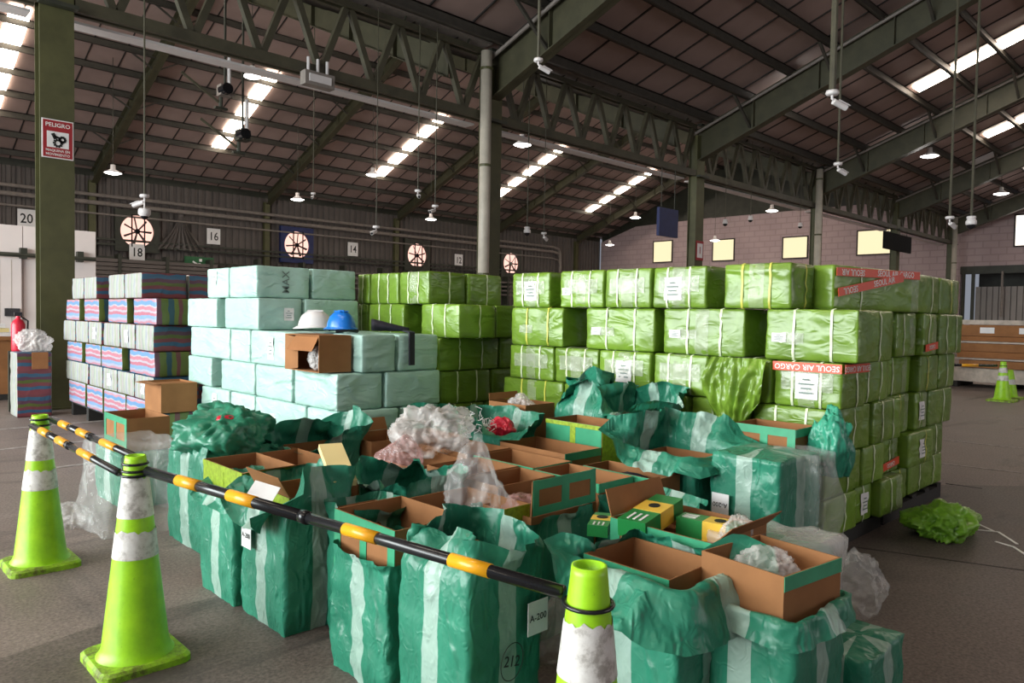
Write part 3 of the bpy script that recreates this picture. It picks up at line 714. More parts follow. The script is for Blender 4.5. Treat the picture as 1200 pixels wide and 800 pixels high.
def bale_mesh(sx, sy, sz, mat, seed, amp=.011, step=.055):
    half = (sx / 2, sy / 2, sz / 2); r = .016
    ns = [max(4, int(round(s / step)) + 2) for s in (sx, sy, sz)]
    idx = {}; vs = []; fs = []
    def vert(i, j, k):
        key = (i, j, k)
        if key not in idx:
            def f(a, n, hf):
                e = 1 - 1.1 * r / hf
                return -1 if a == 0 else (1 if a == n else -e + 2 * e * (a - 1) / (n - 2))
            idx[key] = len(vs); vs.append(bale_surface((f(i, ns[0], half[0]), f(j, ns[1], half[1]), f(k, ns[2], half[2])), half, r, seed, amp))
        return idx[key]
    for i in range(ns[0]):
        for j in range(ns[1]):
            fs.append((vert(i, j, 0), vert(i, j + 1, 0), vert(i + 1, j + 1, 0), vert(i + 1, j, 0))); fs.append((vert(i, j, ns[2]), vert(i + 1, j, ns[2]), vert(i + 1, j + 1, ns[2]), vert(i, j + 1, ns[2])))
    for i in range(ns[0]):
        for k in range(ns[2]):
            fs.append((vert(i, 0, k), vert(i + 1, 0, k), vert(i + 1, 0, k + 1), vert(i, 0, k + 1))); fs.append((vert(i, ns[1], k), vert(i, ns[1], k + 1), vert(i + 1, ns[1], k + 1), vert(i + 1, ns[1], k)))
    for j in range(ns[1]):
        for k in range(ns[2]):
            fs.append((vert(0, j, k), vert(0, j, k + 1), vert(0, j + 1, k + 1), vert(0, j + 1, k))); fs.append((vert(ns[0], j, k), vert(ns[0], j + 1, k), vert(ns[0], j + 1, k + 1), vert(ns[0], j, k + 1)))
    m = MB(); m.v = [tuple(p + Vector((0, 0, sz / 2))) for p in vs]; m.f = fs; m.mi = [0] * len(fs)
    return m.mesh('bale', mat, True)
def strap_ring(sx, sy, sz, axis, off, w, mat, seed, amp=.011, lift=.004, name='strap', parent=None, n=26):
    """a flat band round the bale in the plane axis = off (off in -1..1), following its surface"""
    half = (sx / 2, sy / 2, sz / 2); r = .016; m = MB()
    a = (sy if axis == 'x' else sx); per = []
    na = 10; nz = 7
    for t in range(na): per.append((-1 + 2 * t / na, -1))
    for t in range(nz): per.append((1, -1 + 2 * t / nz))
    for t in range(na): per.append((1 - 2 * t / na, 1))
    for t in range(nz): per.append((-1, 1 - 2 * t / nz))
    hw = w / (sx if axis == 'x' else sy); vs = []; fs = []
    for u, v in per:
        for s in (-hw, hw):
            c = (off + s, u, v) if axis == 'x' else (u, off + s, v)
            p = bale_surface(c, half, r, seed, amp)
            ctr = Vector((p.x, 0, 0)) if axis == 'x' else Vector((0, p.y, 0))
            o = Vector((0, u, v)) if axis == 'x' else Vector((u, 0, v))
            o = Vector([0 if abs(q) < .999 else (1 if q > 0 else -1) for q in o]); o.normalize()
            vs.append(p + o * lift + Vector((0, 0, sz / 2)))
    K = len(per)
    for i in range(K):
        j = (i + 1) % K; fs.append((2 * i, 2 * i + 1, 2 * j + 1, 2 * j))
    return m.add(vs, fs).build(name, mat, parent, True)

seed_n = [0]
def bale(label, group, x0, x1, y0, y1, z0, z1, mat, cat='bale', straps_y=(), straps_x=(), tapes_y=(), tapes_x=(), lab=None, rz=0, amp=.011, step=.055, strap_mat='strap', gap=.006, patch=None):
    seed_n[0] += 1; sd = seed_n[0] * 3.17
    sx, sy, sz = x1 - x0 - gap, y1 - y0 - gap, z1 - z0 - .003
    me = bale_mesh(sx, sy, sz, M[mat], sd, amp, step)
    o = link('bale', me, None, ((x0 + x1) / 2, (y0 + y1) / 2, z0), rz); tag(o, label, cat, group)
    for off in tapes_y: strap_ring(sx, sy, sz, 'y', off, .11, M['clear_tape'], sd, amp, .0035, 'clear_tape', o)
    for off in tapes_x: strap_ring(sx, sy, sz, 'x', off, .11, M['clear_tape'], sd, amp, .0035, 'clear_tape', o)
    for off in straps_y: strap_ring(sx, sy, sz, 'y', off, .016, M[strap_mat], sd, amp, .006, 'strap', o)
    for off in straps_x: strap_ring(sx, sy, sz, 'x', off, .016, M[strap_mat], sd, amp, .006, 'strap', o)
    for face, u, v, w, h in (patch or ()):
        half = (sx / 2, sy / 2, sz / 2); vs = []; fs = []; na, nb = 14, 6
        for b in range(nb):
            for a in range(na):
                uu = u + (a / (na - 1) - .5) * w; vv = v + (b / (nb - 1) - .5) * h + .012 * N((a * .4, b, sd), 1, 1)
                p = bale_surface((-1, -uu / half[1], vv / half[2]), half, .016, sd, amp)
                vs.append(p + Vector((-.007 - .006 * N((a * .7, b * .9, sd), 1, 2), 0, sz / 2)))
        for b in range(nb - 1):
            for a in range(na - 1): fs.append((b * na + a, b * na + a + 1, (b + 1) * na + a + 1, (b + 1) * na + a))
        MB().add(vs, fs).build('clear_tape', M['glare_tape'], o, True)  # whitish tape patch that carries the painted glare
    if lab:
        for face, u, v, w, h in lab:
            half = (sx / 2, sy / 2, sz / 2)
            vs = []; fs = []
            nn = 5
            for b in range(nn):
                for a in range(nn):
                    uu = u + (a / (nn - 1) - .5) * w; vv = v + (b / (nn - 1) - .5) * h
                    if face == '-x': c = (-1, -uu / half[1], vv / half[2]); nrm = Vector((-1, 0, 0))
                    else: c = (uu / half[0], -1, vv / half[2]); nrm = Vector((0, -1, 0))
                    vs.append(bale_surface(c, half, .016, sd, amp) + nrm * .006 + Vector((0, 0, sz / 2)))
            for b in range(nn - 1):
                for a in range(nn - 1): fs.append((b * nn + a, b * nn + a + 1, (b + 1) * nn + a + 1, (b + 1) * nn + a))
            pl = MB().add(vs, fs).build('label', M['paper'], o, True)
            mid = vs[12]; pr = MB()
            R = face_mat(face, mid + (Vector((-.006, 0, 0)) if face == '-x' else Vector((0, -.006, 0)))) 
            for q in range(4): pr.box((0, (q - 1.5) * h * .17, 0), (w * (.6, .45, .66, .3)[q], h * .05, .001))
            po = pr.build('print_lines', M['greyink'], pl); po.matrix_local = R
    return o

rnd = random.Random(7)
ROWS = ['top', 'second', 'third', 'fourth', 'fifth', 'bottom']
# --- lime wall (front): faces towards -X, plane X = 4.7
XM = 4.7
main_L = [(1.63, 1.94, [(4.37, 4.84), (3.77, 4.25), (3.31, 3.76), (2.84, 3.31), (2.21, 2.71)]),
          (1.29, 1.63, [(4.20, 4.84), (3.28, 3.97), (2.54, 3.22), (1.77, 2.39)]),
          (.99, 1.29, [(4.32, 4.87), (3.82, 4.31), (3.30, 3.81), (2.81, 3.28), (2.33, 2.80), (1.86, 2.32)]),
          (.68, .99, [(4.22, 4.96), (3.56, 4.19), (2.97, 3.51), (2.50, 2.95), (1.94, 2.47)]),
          (.40, .68, [(4.3, 4.95), (3.7, 4.28), (3.1, 3.68), (2.5, 3.08), (1.95, 2.45)]),
          (.13, .40, [(4.3, 4.95), (3.7, 4.28), (3.1, 3.68), (2.5, 3.08), (1.95, 2.45)])]
for ri, (z0, z1, items) in enumerate(main_L):
    for k, (y0, y1) in enumerate(items):
        corner = (k == len(items) - 1)
        dx = [None, .60, .40, .72, .60, .56][ri] if corner and ri else (.36 if corner else .5)
        off = rnd.uniform(-.02, .02) if not corner else 0
        lab = 'lime strapped bale in the %s row of the long wall, %s from left' % (ROWS[ri], ORD[k])
        sy = [-.45, .35] if (y1 - y0) > .46 and rnd.random() < .75 else [rnd.uniform(-.2, .2)]
        if ri in (0, 2): sy = [-.4, .42]
        tp = [0.0] if (ri in (0, 2) or rnd.random() < .35) else []
        lb = []
        if (ri, k) in ((0, 0), (0, 3), (2, 2), (2, 5)): lb = [('-x', 0.0 if (ri, k) != (0, 3) else -.05, -.01, .15, .17)]
        if (ri, k) in ((1, 1), (1, 2), (1, 3), (0, 1)): lb = [('-x', -.2 * (y1 - y0) / .6 + (.0), -.02, .10, .06)]
        hid = ri >= 4 and not corner
        bo = bale(lab, 'lime bales of the long wall', XM + off, XM + off + dx, y0, y1, z0, z1, 'lime_wrap', straps_y=() if hid else sy, straps_x=([.2] if (corner and not hid) else ()), tapes_y=() if hid else tp, lab=lb, amp=.013, step=.09 if hid else .045, strap_mat='strap' if rnd.random() < .8 else 'strap_yellow', patch=[('-x', 0, .02, (y1 - y0) * .74, .12)] if ri in (0, 2) and (ri, k) not in ((0, 4), (2, 4)) else ([('-x', -.12, -.02, .16, .07)] if ri == 1 else None))
        if (ri, k) == (2, 5): tape_bale = bo; tape_dims = (dx - .006, y1 - y0 - .006, z1 - z0 - .003)
        if (ri, k) == (2, 4): torn_bale = bo
# --- lime wall, short side towards -Y
main_R = [(1.63, 1.94, [(6.30, 6.95), (6.98, 7.55)]),
          (1.29, 1.63, [(5.32, 5.90), (5.93, 6.40), (6.42, 6.80), (6.84, 7.50)]),
          (.99, 1.29, [(5.12, 5.74), (5.76, 6.46), (6.48, 6.98), (7.01, 7.48)]),
          (.68, .99, [(5.44, 6.02), (6.04, 6.44), (6.46, 6.78), (6.80, 7.45)]),
          (.40, .68, [(5.32, 5.75), (5.77, 6.22), (6.24, 6.85), (6.87, 7.35)]),
          (.13, .40, [(5.28, 5.60), (5.62, 6.10), (6.12, 6.50), (6.52, 7.42)])]
short_tape = []
for ri, (z0, z1, items) in enumerate(main_R):
    for k, (x0, x1) in enumerate(items):
        lab = 'lime strapped bale on the short side of the lime wall, %s row, %s back from the corner' % (ROWS[ri], ORD[k])
        lab = 'lime bale, %s row of the wall\'s short side, %s from the corner' % (ROWS[ri], ORD[k])
        y0 = 1.97 + rnd.uniform(-.05, .06)
        lb = []
        if (ri, k) in ((3, 2), (4, 2), (5, 0)): lb = [('-y', 0, .0, .13, .15)]
        _sb = bale(lab, 'lime bales on the short side of the wall', x0 + .008, x1 - .008, y0, y0 + .45, z0, z1, 'lime_wrap', straps_x=[-.4, .4] if (x1 - x0) > .5 and rnd.random() < .4 else [rnd.uniform(-.3, .3)], tapes_x=[.55] if k in (1, 2) and rnd.random() < .8 else [], lab=lb, amp=.012, step=.05, strap_mat='strap' if rnd.random() < .75 else 'strap_yellow')
        if (ri, k) in ((1, 2), (4, 1)): short_tape.append((_sb, (x1 - x0)))
# bale with the crossing red tapes, turned a little outwards on the top row
LX, LY, LZ = 1.18, .46, .31
tb = bale('lime bale with two crossing red printed tapes on the top row', 'lime bales on the short side of the wall', -LX / 2, LX / 2, -LY / 2, LY / 2, 1.63, 1.94, 'lime_wrap', straps_x=[-.42], tapes_x=[.86], amp=.010, step=.045)
tb.location = (5.66, 2.21, 1.63); tb.rotation_euler.z = radians(-9)
def red_tape(parent, face, c, w, roll, words, size, h=.058):
    o = plate('printed_tape', w, h, .003, M['red_tape'], parent, face_mat(face, c, roll))
    for body, x, flat in words: text(body, size, M['white_ink'], o, Matrix.Translation((x, 0, .003)) @ Matrix.Rotation(radians(flat), 4, 'Z'))
red_tape(tb, '-y', (-.02, -LY / 2 - .012, .268), 1.12, 1.0, [('SEOUL AIR', -.36, 180), ('SEOUL AIR CARGO', .21, 0)], .060)
red_tape(tb, '-y', (-.14, -LY / 2 - .018, .185), .86, 9, [('SEOUL', -.28, 180), ('SEOUL AIR', .16, 0)], .060)
for _o, _w in short_tape: red_tape(_o, '-y', (0, -.235, .07), _w * .8, 4, [('CARGO', 0, 180)], .045)
dx, dy, dz = tape_dims
red_tape(tape_bale, '-x', (-dx / 2 - .016, 0, dz - .035), dy, 0, [('SEOUL AIR CARGO', 0, 180)], .050)
red_tape(tape_bale, '-y', (0, -dy / 2 - .016, dz - .035), dx, 0, [('SEOUL AIR CARGO', 0, 180)], .050)

# --- second lime stack behind the aqua one
g2_L = [(1.65, 1.96, [(6.50, 6.73), (5.99, 6.48), (5.50, 5.97)]), (1.34, 1.65, [(6.53, 6.72), (5.89, 6.51), (5.05, 5.62)])]
for ri, (z0, z1, items) in enumerate(g2_L):
    for k, (y0, y1) in enumerate(items):
        corner = k == 2
        bale('lime bale of the inner stack beside the aqua bales, %s row, %s from left' % (ROWS[ri], ORD[k]), 'lime bales of the inner stack', 4.25, 4.25 + (.46 if corner else .5), y0, y1, z0, z1, 'lime_wrap', straps_y=[-.3, .35] if corner or k == 1 else [0], straps_x=[.1] if corner else (), tapes_y=[.0] if corner and ri == 0 else (), amp=.012, step=.05)
for ri, (y, z0, z1, items) in enumerate(((5.5, 1.65, 1.96, [(4.73, 5.20)]), (5.08, 1.34, 1.65, [(4.73, 5.20)]), (5.3, 1.03, 1.34, [(4.23, 4.98), (5.0, 5.42)]), (5.3, .72, 1.03, [(4.25, 4.88), (4.9, 5.40)]), (5.3, .42, .72, [(4.25, 4.80), (4.82, 5.40)]), (5.3, .13, .42, [(4.25, 4.8), (4.82, 5.2)]))):
    for k, (x0, x1) in enumerate(items):
        bale('lime bale, shaded side of the inner stack, %s row, %s from left' % (ROWS[ri], ORD[k]), 'lime bales of the inner stack', x0, x1, y, y + .5, z0, z1, 'lime_wrap', straps_x=[-.35, .4] if k == 0 and ri > 1 else [.1], amp=.012, step=.05)
for (y0, y1, z0, z1, k) in ((5.84, 6.7, 1.03, 1.34, 'third'), (5.84, 6.7, .72, 1.03, 'fourth')):
    bale('lime bale at the hidden left side of the inner stack, %s row' % k, 'lime bales of the inner stack', 4.25, 4.75, y0, y1, z0, z1, 'lime_wrap', amp=.012, step=.09)

# --- aqua stack
aq = 'aqua bales'
blue_L = [(1.07, 1.38, [(7.11, 8.10), (6.66, 7.09), (5.80, 6.64)]), (.77, 1.07, [(7.54, 8.18), (6.56, 7.31), (5.84, 6.54), (5.10, 5.80)]),
          (.46, .77, [(7.11, 7.81), (6.56, 7.09), (5.60, 6.54), (5.07, 5.58)]), (.14, .46, [(7.10, 7.80), (6.51, 7.08), (5.85, 6.49), (5.06, 5.83)])]
for ri, (z0, z1, items) in enumerate(blue_L):
    for k, (y0, y1) in enumerate(items):
        corner = (y0 < 5.2)
        bale('aqua bale, lit side of the aqua stack, %s row, %s from left' % (ROWS[ri + 2], ORD[k]), aq, 3.05, 3.05 + (.52 if not corner else (.44, .58, .58)[ri - 1]), y0, y1, z0, z1, 'blue_wrap', amp=.014, step=.045, lab=[('-x', .0, 0, .10, .20)] if (ri, k) in ((0, 2), (2, 0)) else ([('-x', -.1, -.03, .10, .12)] if (ri, k) in ((3, 1), (2, 2)) else None))
blue_R = [(1.07, 1.38, [(3.26, 3.60), (3.62, 4.05)]), (.77, 1.07, [(3.50, 4.08)]), (.46, .77, [(3.65, 4.06)]), (.14, .46, [(3.66, 4.07)])]
for ri, (z0, z1, items) in enumerate(blue_R):
    for k, (x0, x1) in enumerate(items):
        bale('aqua bale, shaded side of the aqua stack, %s row, %s from left' % (ROWS[ri + 2], ORD[k]), aq, x0, x1, 5.08, 5.56, z0, z1, 'blue_wrap', amp=.012, step=.045)
for k, (x0, x1, y0, y1, z0, z1, lb) in enumerate(((3.05, 3.6, 7.14, 7.66, 1.68, 1.98, [('-x', -.05, .05, .09, .13)]), (3.05, 3.6, 6.52, 7.12, 1.68, 1.98, None), (3.62, 4.12, 6.52, 7.1, 1.68, 1.98, None), (3.05, 3.6, 7.42, 8.19, 1.38, 1.68, None), (3.05, 3.5, 6.48, 7.23, 1.38, 1.68, [('-y', .08, .0, .10, .12)]), (3.52, 4.13, 6.48, 7.1, 1.38, 1.68, None), (3.59, 4.08, 5.6, 6.3, 1.07, 1.38, None), (3.59, 4.08, 6.33, 7.1, 1.07, 1.38, None), (3.59, 4.08, 5.6, 6.3, .77, 1.07, None), (3.59, 4.08, 6.33, 7.1, .77, 1.07, None))):
    bl = ['aqua bale with white tag, top row, left end of the raised tier', 'aqua bale at the raised tier corner, top row', 'aqua bale on the shaded side of the raised tier, top row', 'aqua bale jutting left in the lower row of the raised tier', 'aqua bale with white paper label behind the white hard hat', 'aqua bale behind the blue hard hat', 'aqua bale under the blue hard hat, middle of the ledge', 'aqua bale beneath the raised tier, third row inside', 'aqua bale inside the stack under the ledge, fourth row', 'aqua bale inside the stack under the raised tier, fourth row'][k]
    b = bale(bl, aq, x0, x1, y0, y1, z0, z1, 'blue_wrap', amp=.012, step=.05, lab=lb)
    if k == 1: text('MAX', .10, M['greyink'], b, face_mat('-y', (.02, -.305, .15), 90), 'marker_writing')
# --- striped stack
str_L = [(1.68, 1.98, [(11.40, 11.96), (10.80, 11.36), (9.67, 10.28), (9.03, 9.64)]), (1.38, 1.68, [(11.61, 12.29), (10.69, 11.36), (9.55, 10.28), (8.55, 9.30)]),
         (1.08, 1.38, [(11.84, 12.44), (11.20, 11.79), (10.58, 11.16), (9.84, 10.47), (9.27, 9.81), (8.64, 9.24)]), (.80, 1.08, [(11.49, 12.25), (10.61, 11.32), (9.74, 10.58), (8.61, 9.45)]),
         (.52, .80, [(11.20, 12.30), (10.54, 11.12), (9.94, 10.51), (9.30, 9.91), (8.64, 9.27)]), (.20, .52, [(11.33, 12.17), (10.54, 11.25), (9.61, 10.47), (8.72, 9.58)])]
for ri, (z0, z1, items) in enumerate(str_L):
    for k, (y0, y1) in enumerate(items):
        dx = .40 + (.12 if k == len(items) - 1 else 0)
        mt = 'stripe_up' if ri % 2 == 0 else 'stripe_across'
        bale('%s striped bale, %s row of the striped stack, %s from left' % ('pale' if ri % 2 == 0 else 'pink and blue', ROWS[ri], ORD[k]), 'striped bales', 2.85, 2.85 + dx, y0, y1, z0, z1, mt, amp=.012, step=.06, lab=[('-x', 0, 0, .12, .15)] if ri in (2, 4) and k in (2, 4) else None)
for k, (za, zb) in enumerate(((.2, .52), (.52, .8), (.8, 1.08), (1.08, 1.38), (1.38, 1.68))): bale('striped bale in the back column of the striped stack, %s from the floor' % ORD[k], 'striped bales', 3.39, 3.75, 9.0, 9.6, za, zb, 'stripe_up', amp=.012, step=.1)
bale('red and blue striped bale at the right end of the striped stack top', 'striped bales', 3.39, 3.75, 9.05, 9.6, 1.68, 1.98, 'stripe_up', amp=.012, step=.06)

# pallets under the stacks
def pallet(x0, x1, y0, y1, h, lab):
    e = empty('pallet', ((x0 + x1) / 2, (y0 + y1) / 2, 0), lab, 'pallet', 'dark pallets under the bales')
    a, b = (x1 - x0) / 2, (y1 - y0) / 2
    for k in range(5):
        t = -a + .05 + (2 * a - .1) * k / 4; MB().box2((t - .05, -b, h - .025), (t + .05, b, h)).build('deck_board', M['pallet'], e)
    for k in range(3):
        t = -b + .05 + (2 * b - .1) * k / 2; MB().box2((-a, t - .05, .0), (a, t + .05, h - .026)).build('bearer', M['pallet'], e)
pallet(4.75, 5.9, 2.02, 3.4, .128, 'dark pallet under the near corner of the lime wall'); pallet(5.95, 7.35, 2.02, 3.0, .128, 'dark pallet under the far end of the short side'); pallet(4.75, 5.5, 3.45, 4.9, .128, 'dark pallet under the left end of the lime wall')
pallet(4.3, 5.15, 5.35, 6.6, .128, 'dark pallet under the inner lime stack'); pallet(3.1, 4.05, 5.12, 6.5, .138, 'dark pallet under the front of the aqua stack'); pallet(3.1, 3.6, 6.55, 7.8, .138, 'dark pallet under the back of the aqua stack')
pallet(2.9, 3.75, 8.75, 10.4, .198, 'dark pallet under the near half of the striped stack'); pallet(2.9, 3.25, 10.55, 12.2, .198, 'dark pallet under the far half of the striped stack')

# ================================================================ SACKS, CARTONS, BAGS
def sack(label, x0, x1, y0, y1, h, fold=(150, 150, 150, 150), L=.2, seed=1, closed=False, mat='sack', label_tag=None, circled=None, amp=.012, step=.024, group='green woven sacks on the floor', z0=0.0, crumple_k=1.0, flare=0.0):
    """woven sack: wrinkled walls and either a taped flat top or an open collar bent outwards by fold degrees on each side"""
    cx, cy = (x0 + x1) / 2, (y0 + y1) / 2; a, b = (x1 - x0) / 2, (y1 - y0) / 2
    sides = [((-a, b), (-a, -b), (-1, 0)), ((-a, -b), (a, -b), (0, -1)), ((a, -b), (a, b), (1, 0)), ((a, b), (-a, b), (0, 1))]
    P = []
    for i, (p, q, nr) in enumerate(sides):
        n = max(6, int(hypot(q[0] - p[0], q[1] - p[1]) / step))
        for k in range(n):
            t = k / n; P.append((i + t, Vector((p[0] + (q[0] - p[0]) * t, p[1] + (q[1] - p[1]) * t, 0))))
    r = .018; pts = []
    for s, p in P:
        q = Vector((max(-a + r, min(a - r, p.x)), max(-b + r, min(b - r, p.y)), 0)); d = p - q
        nv = d.normalized(); pts.append((s, q + nv * r, nv))
    K = len(pts); nz = max(6, int(h / step)); rings = []; uvs = []; so = seed * 11.3
    Ls = list(L) if isinstance(L, (tuple, list)) else [L] * 4; L = max(Ls)
    for j in range(nz + 1):
        z = h * j / nz; ring = []
        for s, p, nv in pts:
            w = Vector((p.x, p.y, z))
            bul = .008 * sin(pi * min(1, z / h)) * (1 - abs((s % 1) - .5) * 1.6)
            g = bul + amp * (.35 * N(w, 4, so) + .6 * (ridge((w.x * 1.2 + w.z * .4, w.y * 1.2 - w.z * .4, w.z * .5), 7, so + 4) - .6) + .6 * (ridge((w.x + w.z * .3, w.y - w.z * .3, w.z * .7), 16, so) - .6)) - .004
            g -= .012 * max(0, 1 - z / .08)
            ring.append(w + nv * g)
        rings.append(ring); uvs.append([(s, z) for s, _, _ in pts])
    if closed:
        for j in range(1, 8):
            t = j / 8; ring = []
            for (s, p, nv), w in zip(pts, rings[nz]):
                c = Vector((w.x * (1 - t), w.y * (1 - t), 0)); zz = h + .02 * sin(pi * t / 2) + .8 * amp * (N((c.x, c.y, 0), 6, so + 2) + (ridge((c.x, c.y, 0), 5, so) - .6))
                ring.append(Vector((c.x, c.y, zz)))
            rings.append(ring); uvs.append([(s, h + t * .25) for s, _, _ in pts])
    else:
        nc = max(8, int(L / .018)); cur = [w.copy() for w in rings[nz]]
        for j in range(1, nc + 1):
            ring = []; t = j / nc
            for k, (s, p, nv) in enumerate(pts):
                i = int(s) % 4; fr = s % 1
                f = fold[i]
                if fr < .25: f = fold[i] * (.5 + 2 * fr) + fold[i - 1] * (.5 - 2 * fr)
                elif fr > .75: f = fold[i] * (.5 + 2 * (1 - fr)) + fold[(i + 1) % 4] * (.5 - 2 * (1 - fr))
                LS = Ls[i]
                if fr < .25: LS = Ls[i] * (.5 + 2 * fr) + Ls[i - 1] * (.5 - 2 * fr)
                elif fr > .75: LS = Ls[i] * (.5 + 2 * (1 - fr)) + Ls[(i + 1) % 4] * (.5 - 2 * (1 - fr))
                f += 38 * crumple_k * N((p.x * 5, p.y * 5, so), 1, so) + 16 * crumple_k * N((p.x * 16, p.y * 16, so), 1, so)
                an = radians(max(-60, min(168, f))) * min(1, t * 2.6)
                LL = LS * (1 + .42 * N((p.x * 4, p.y * 4, 7), 1, so + 5))
                tang = Vector((-nv.y, nv.x, 0))
                step_v = nv * sin(an) + Vector((0, 0, 1)) * cos(an)
                cur[k] = cur[k] + step_v * (LL / nc)
                w = cur[k]
                cr = .024 * crumple_k * min(1, t * 2) * (.8 * N(w, 8, so + 8) + .9 * (ridge((w.x, w.y, w.z * .5), 9, so + 1) - .55) + .5 * (ridge((w.x, w.y, w.z * .5), 20, so + 2) - .55))
                perp = nv * cos(an) - Vector((0, 0, 1)) * sin(an)
                q = w + perp * cr + tang * (.015 * t * N(w, 12, so))
                if an > 1.6:
                    m_out = (abs(q.x) - a, abs(q.y) - b); ov = max(m_out)
                    if ov < .012: q = q + nv * (.014 - ov)
                ring.append(q)
            rings.append(ring); uvs.append([(s, h + t * L) for s, _, _ in pts])
    vs = [p for g in rings for p in g]; fs = []; fuv = []
    for j in range(len(rings) - 1):
        for k in range(K):
            k2 = (k + 1) % K; fs.append((j * K + k, j * K + k2, (j + 1) * K + k2, (j + 1) * K + k))
            u0 = uvs[j][k][0]; u1 = uvs[j][k2][0] if k2 else 4.0
            fuv += [(u0, uvs[j][k][1]), (u1, uvs[j][k2][1]), (u1, uvs[j + 1][k2][1]), (u0, uvs[j + 1][k][1])]
    if closed: vs.append(Vector((0, 0, h + .02))); fs += [((len(rings) - 1) * K + k, (len(rings) - 1) * K + (k + 1) % K, len(vs) - 1) for k in range(K)]; fuv += [(.1, h + .3)] * (3 * K)
    me = MB().add(vs, fs).mesh('sack', M[mat], True)
    uvl = me.uv_layers.new(name='UVMap'); uvl.data.foreach_set('uv', [c for q in fuv for c in q])
    o = link('sack', me, None, (cx, cy, z0)); tag(o, label, 'sack', group)
    if label_tag:
        for (face, u, v, body, roll) in label_tag:
            c = {'-x': (-a - .028, -u, v), '-y': (u, -b - .028, v)}[face]
            pl = plate('paper_label', .105, .125, .003, M['paper'], o, face_mat(face, c, roll)); text(body, .036, M['ink'], pl, Matrix.Translation((0, 0, .003)))
    if circled:
        face, u, v = circled; c = {'-x': (-a - .027, -u, v), '-y': (u, -b - .027, v)}[face]
        g = MB().tube([(.055 * cos(k * pi / 12), .068 * sin(k * pi / 12), 0) for k in range(25)], .0018, 4); wo = g.build('marker_ring', M['ink'], o); wo.matrix_local = face_mat(face, c, -12)
        text('212', .055, M['ink'], wo, Matrix.Identity(4), 'marker_writing')
    return o

def carton(label, x0, x1, y0, y1, z0, z1, flaps=(), tape=(), rz=0, tilt=(0, 0), edge=None, group='open cardboard cartons', depth=None, floor_mat='carton_in', t=.006, name='carton'):
    """open carton: walls with thickness, raised or folded flaps (side, degrees from upright, height), tape frames on outer sides"""
    cx, cy = (x0 + x1) / 2, (y0 + y1) / 2; a, b, h = (x1 - x0) / 2, (y1 - y0) / 2, z1 - z0
    m = MB()
    m.box2((-a, -b, 0), (-a + t, b, h), 0); m.box2((a - t, -b, 0), (a, b, h), 0); m.box2((-a + t, -b, 0), (a - t, -b + t, h), 0); m.box2((-a + t, b - t, 0), (a - t, b, h), 0)
    d = depth if depth is not None else h - .01
    m.box2((-a + t, -b + t, h - d - .01), (a - t, b - t, h - d), 1)
    o = m.build(name, [M['carton'], M[floor_mat]], None, (cx, cy, z0), rz); o.rotation_euler.x, o.rotation_euler.y = radians(tilt[0]), radians(tilt[1])
    tag(o, label, 'carton', group)
    for side, ang, fh in flaps:
        an = radians(ang); base, nr, half = {'-x': (Vector((-a + t / 2, 0, h)), Vector((-1, 0, 0)), b), '+x': (Vector((a - t / 2, 0, h)), Vector((1, 0, 0)), b), '-y': (Vector((0, -b + t / 2, h)), Vector((0, -1, 0)), a), '+y': (Vector((0, b - t / 2, h)), Vector((0, 1, 0)), a)}[side]
        dirv = nr * sin(an) + Vector((0, 0, 1)) * cos(an); along = Vector((-nr.y, nr.x, 0)); th = dirv.cross(along) * .002
        q = [base - along * half + dirv * .003, base + along * half + dirv * .003, base + along * (half * .97) + dirv * fh, base - along * (half * .97) + dirv * fh]
        MB().add([p - th for p in q] + [p + th for p in q], [(0, 1, 2, 3), (7, 6, 5, 4), (0, 4, 5, 1), (1, 5, 6, 2), (2, 6, 7, 3), (3, 7, 4, 0)]).build('flap', M['carton'], o)
    for side, mt, style in tape:
        half = b if side in ('-x', '+x') else a; off = a if side in ('-x', '+x') else b
        g = MB(); w = .05; hh = h if h < .32 else .30
        if style == 'frame':
            g.box((0, -w / 2, 0), (2 * half, w, .002)); g.box((-half + w / 2, -hh / 2, 0), (w, hh - .002, .003)); g.box((half - w / 2, -hh / 2, 0), (w, hh - .002, .003)); g.box((0, -hh / 2, 0), (w, hh, .0025))
            g.box((0, -hh * .78, 0), (2 * half, w * .8, .0035))
        elif style == 'top': g.box((0, -w / 2, 0), (2 * half, w, .002))
        elif style == 'full': g.box((0, -hh / 2, 0), (2 * half * .99, hh, .002)); 
        elif style == 'lettered':
            g.box((0, -hh / 2, 0), (2 * half * .99, hh, .002))
        to = g.build('tape', M[mt], o); to.matrix_local = face_mat(side, {'-x': (-off - .002, 0, h), '+x': (off + .002, 0, h), '-y': (0, -off - .002, h), '+y': (0, off + .002, h)}[side])
        if style == 'lettered':
            gg = MB(); gg.box((0, -hh * .5, .002), (.05, hh - .004, .002)); gg.box((0, -.015, .002), (2 * half, .028, .0032)); gg.build('yellow_tape', M['tape_lime'], to)
    return o

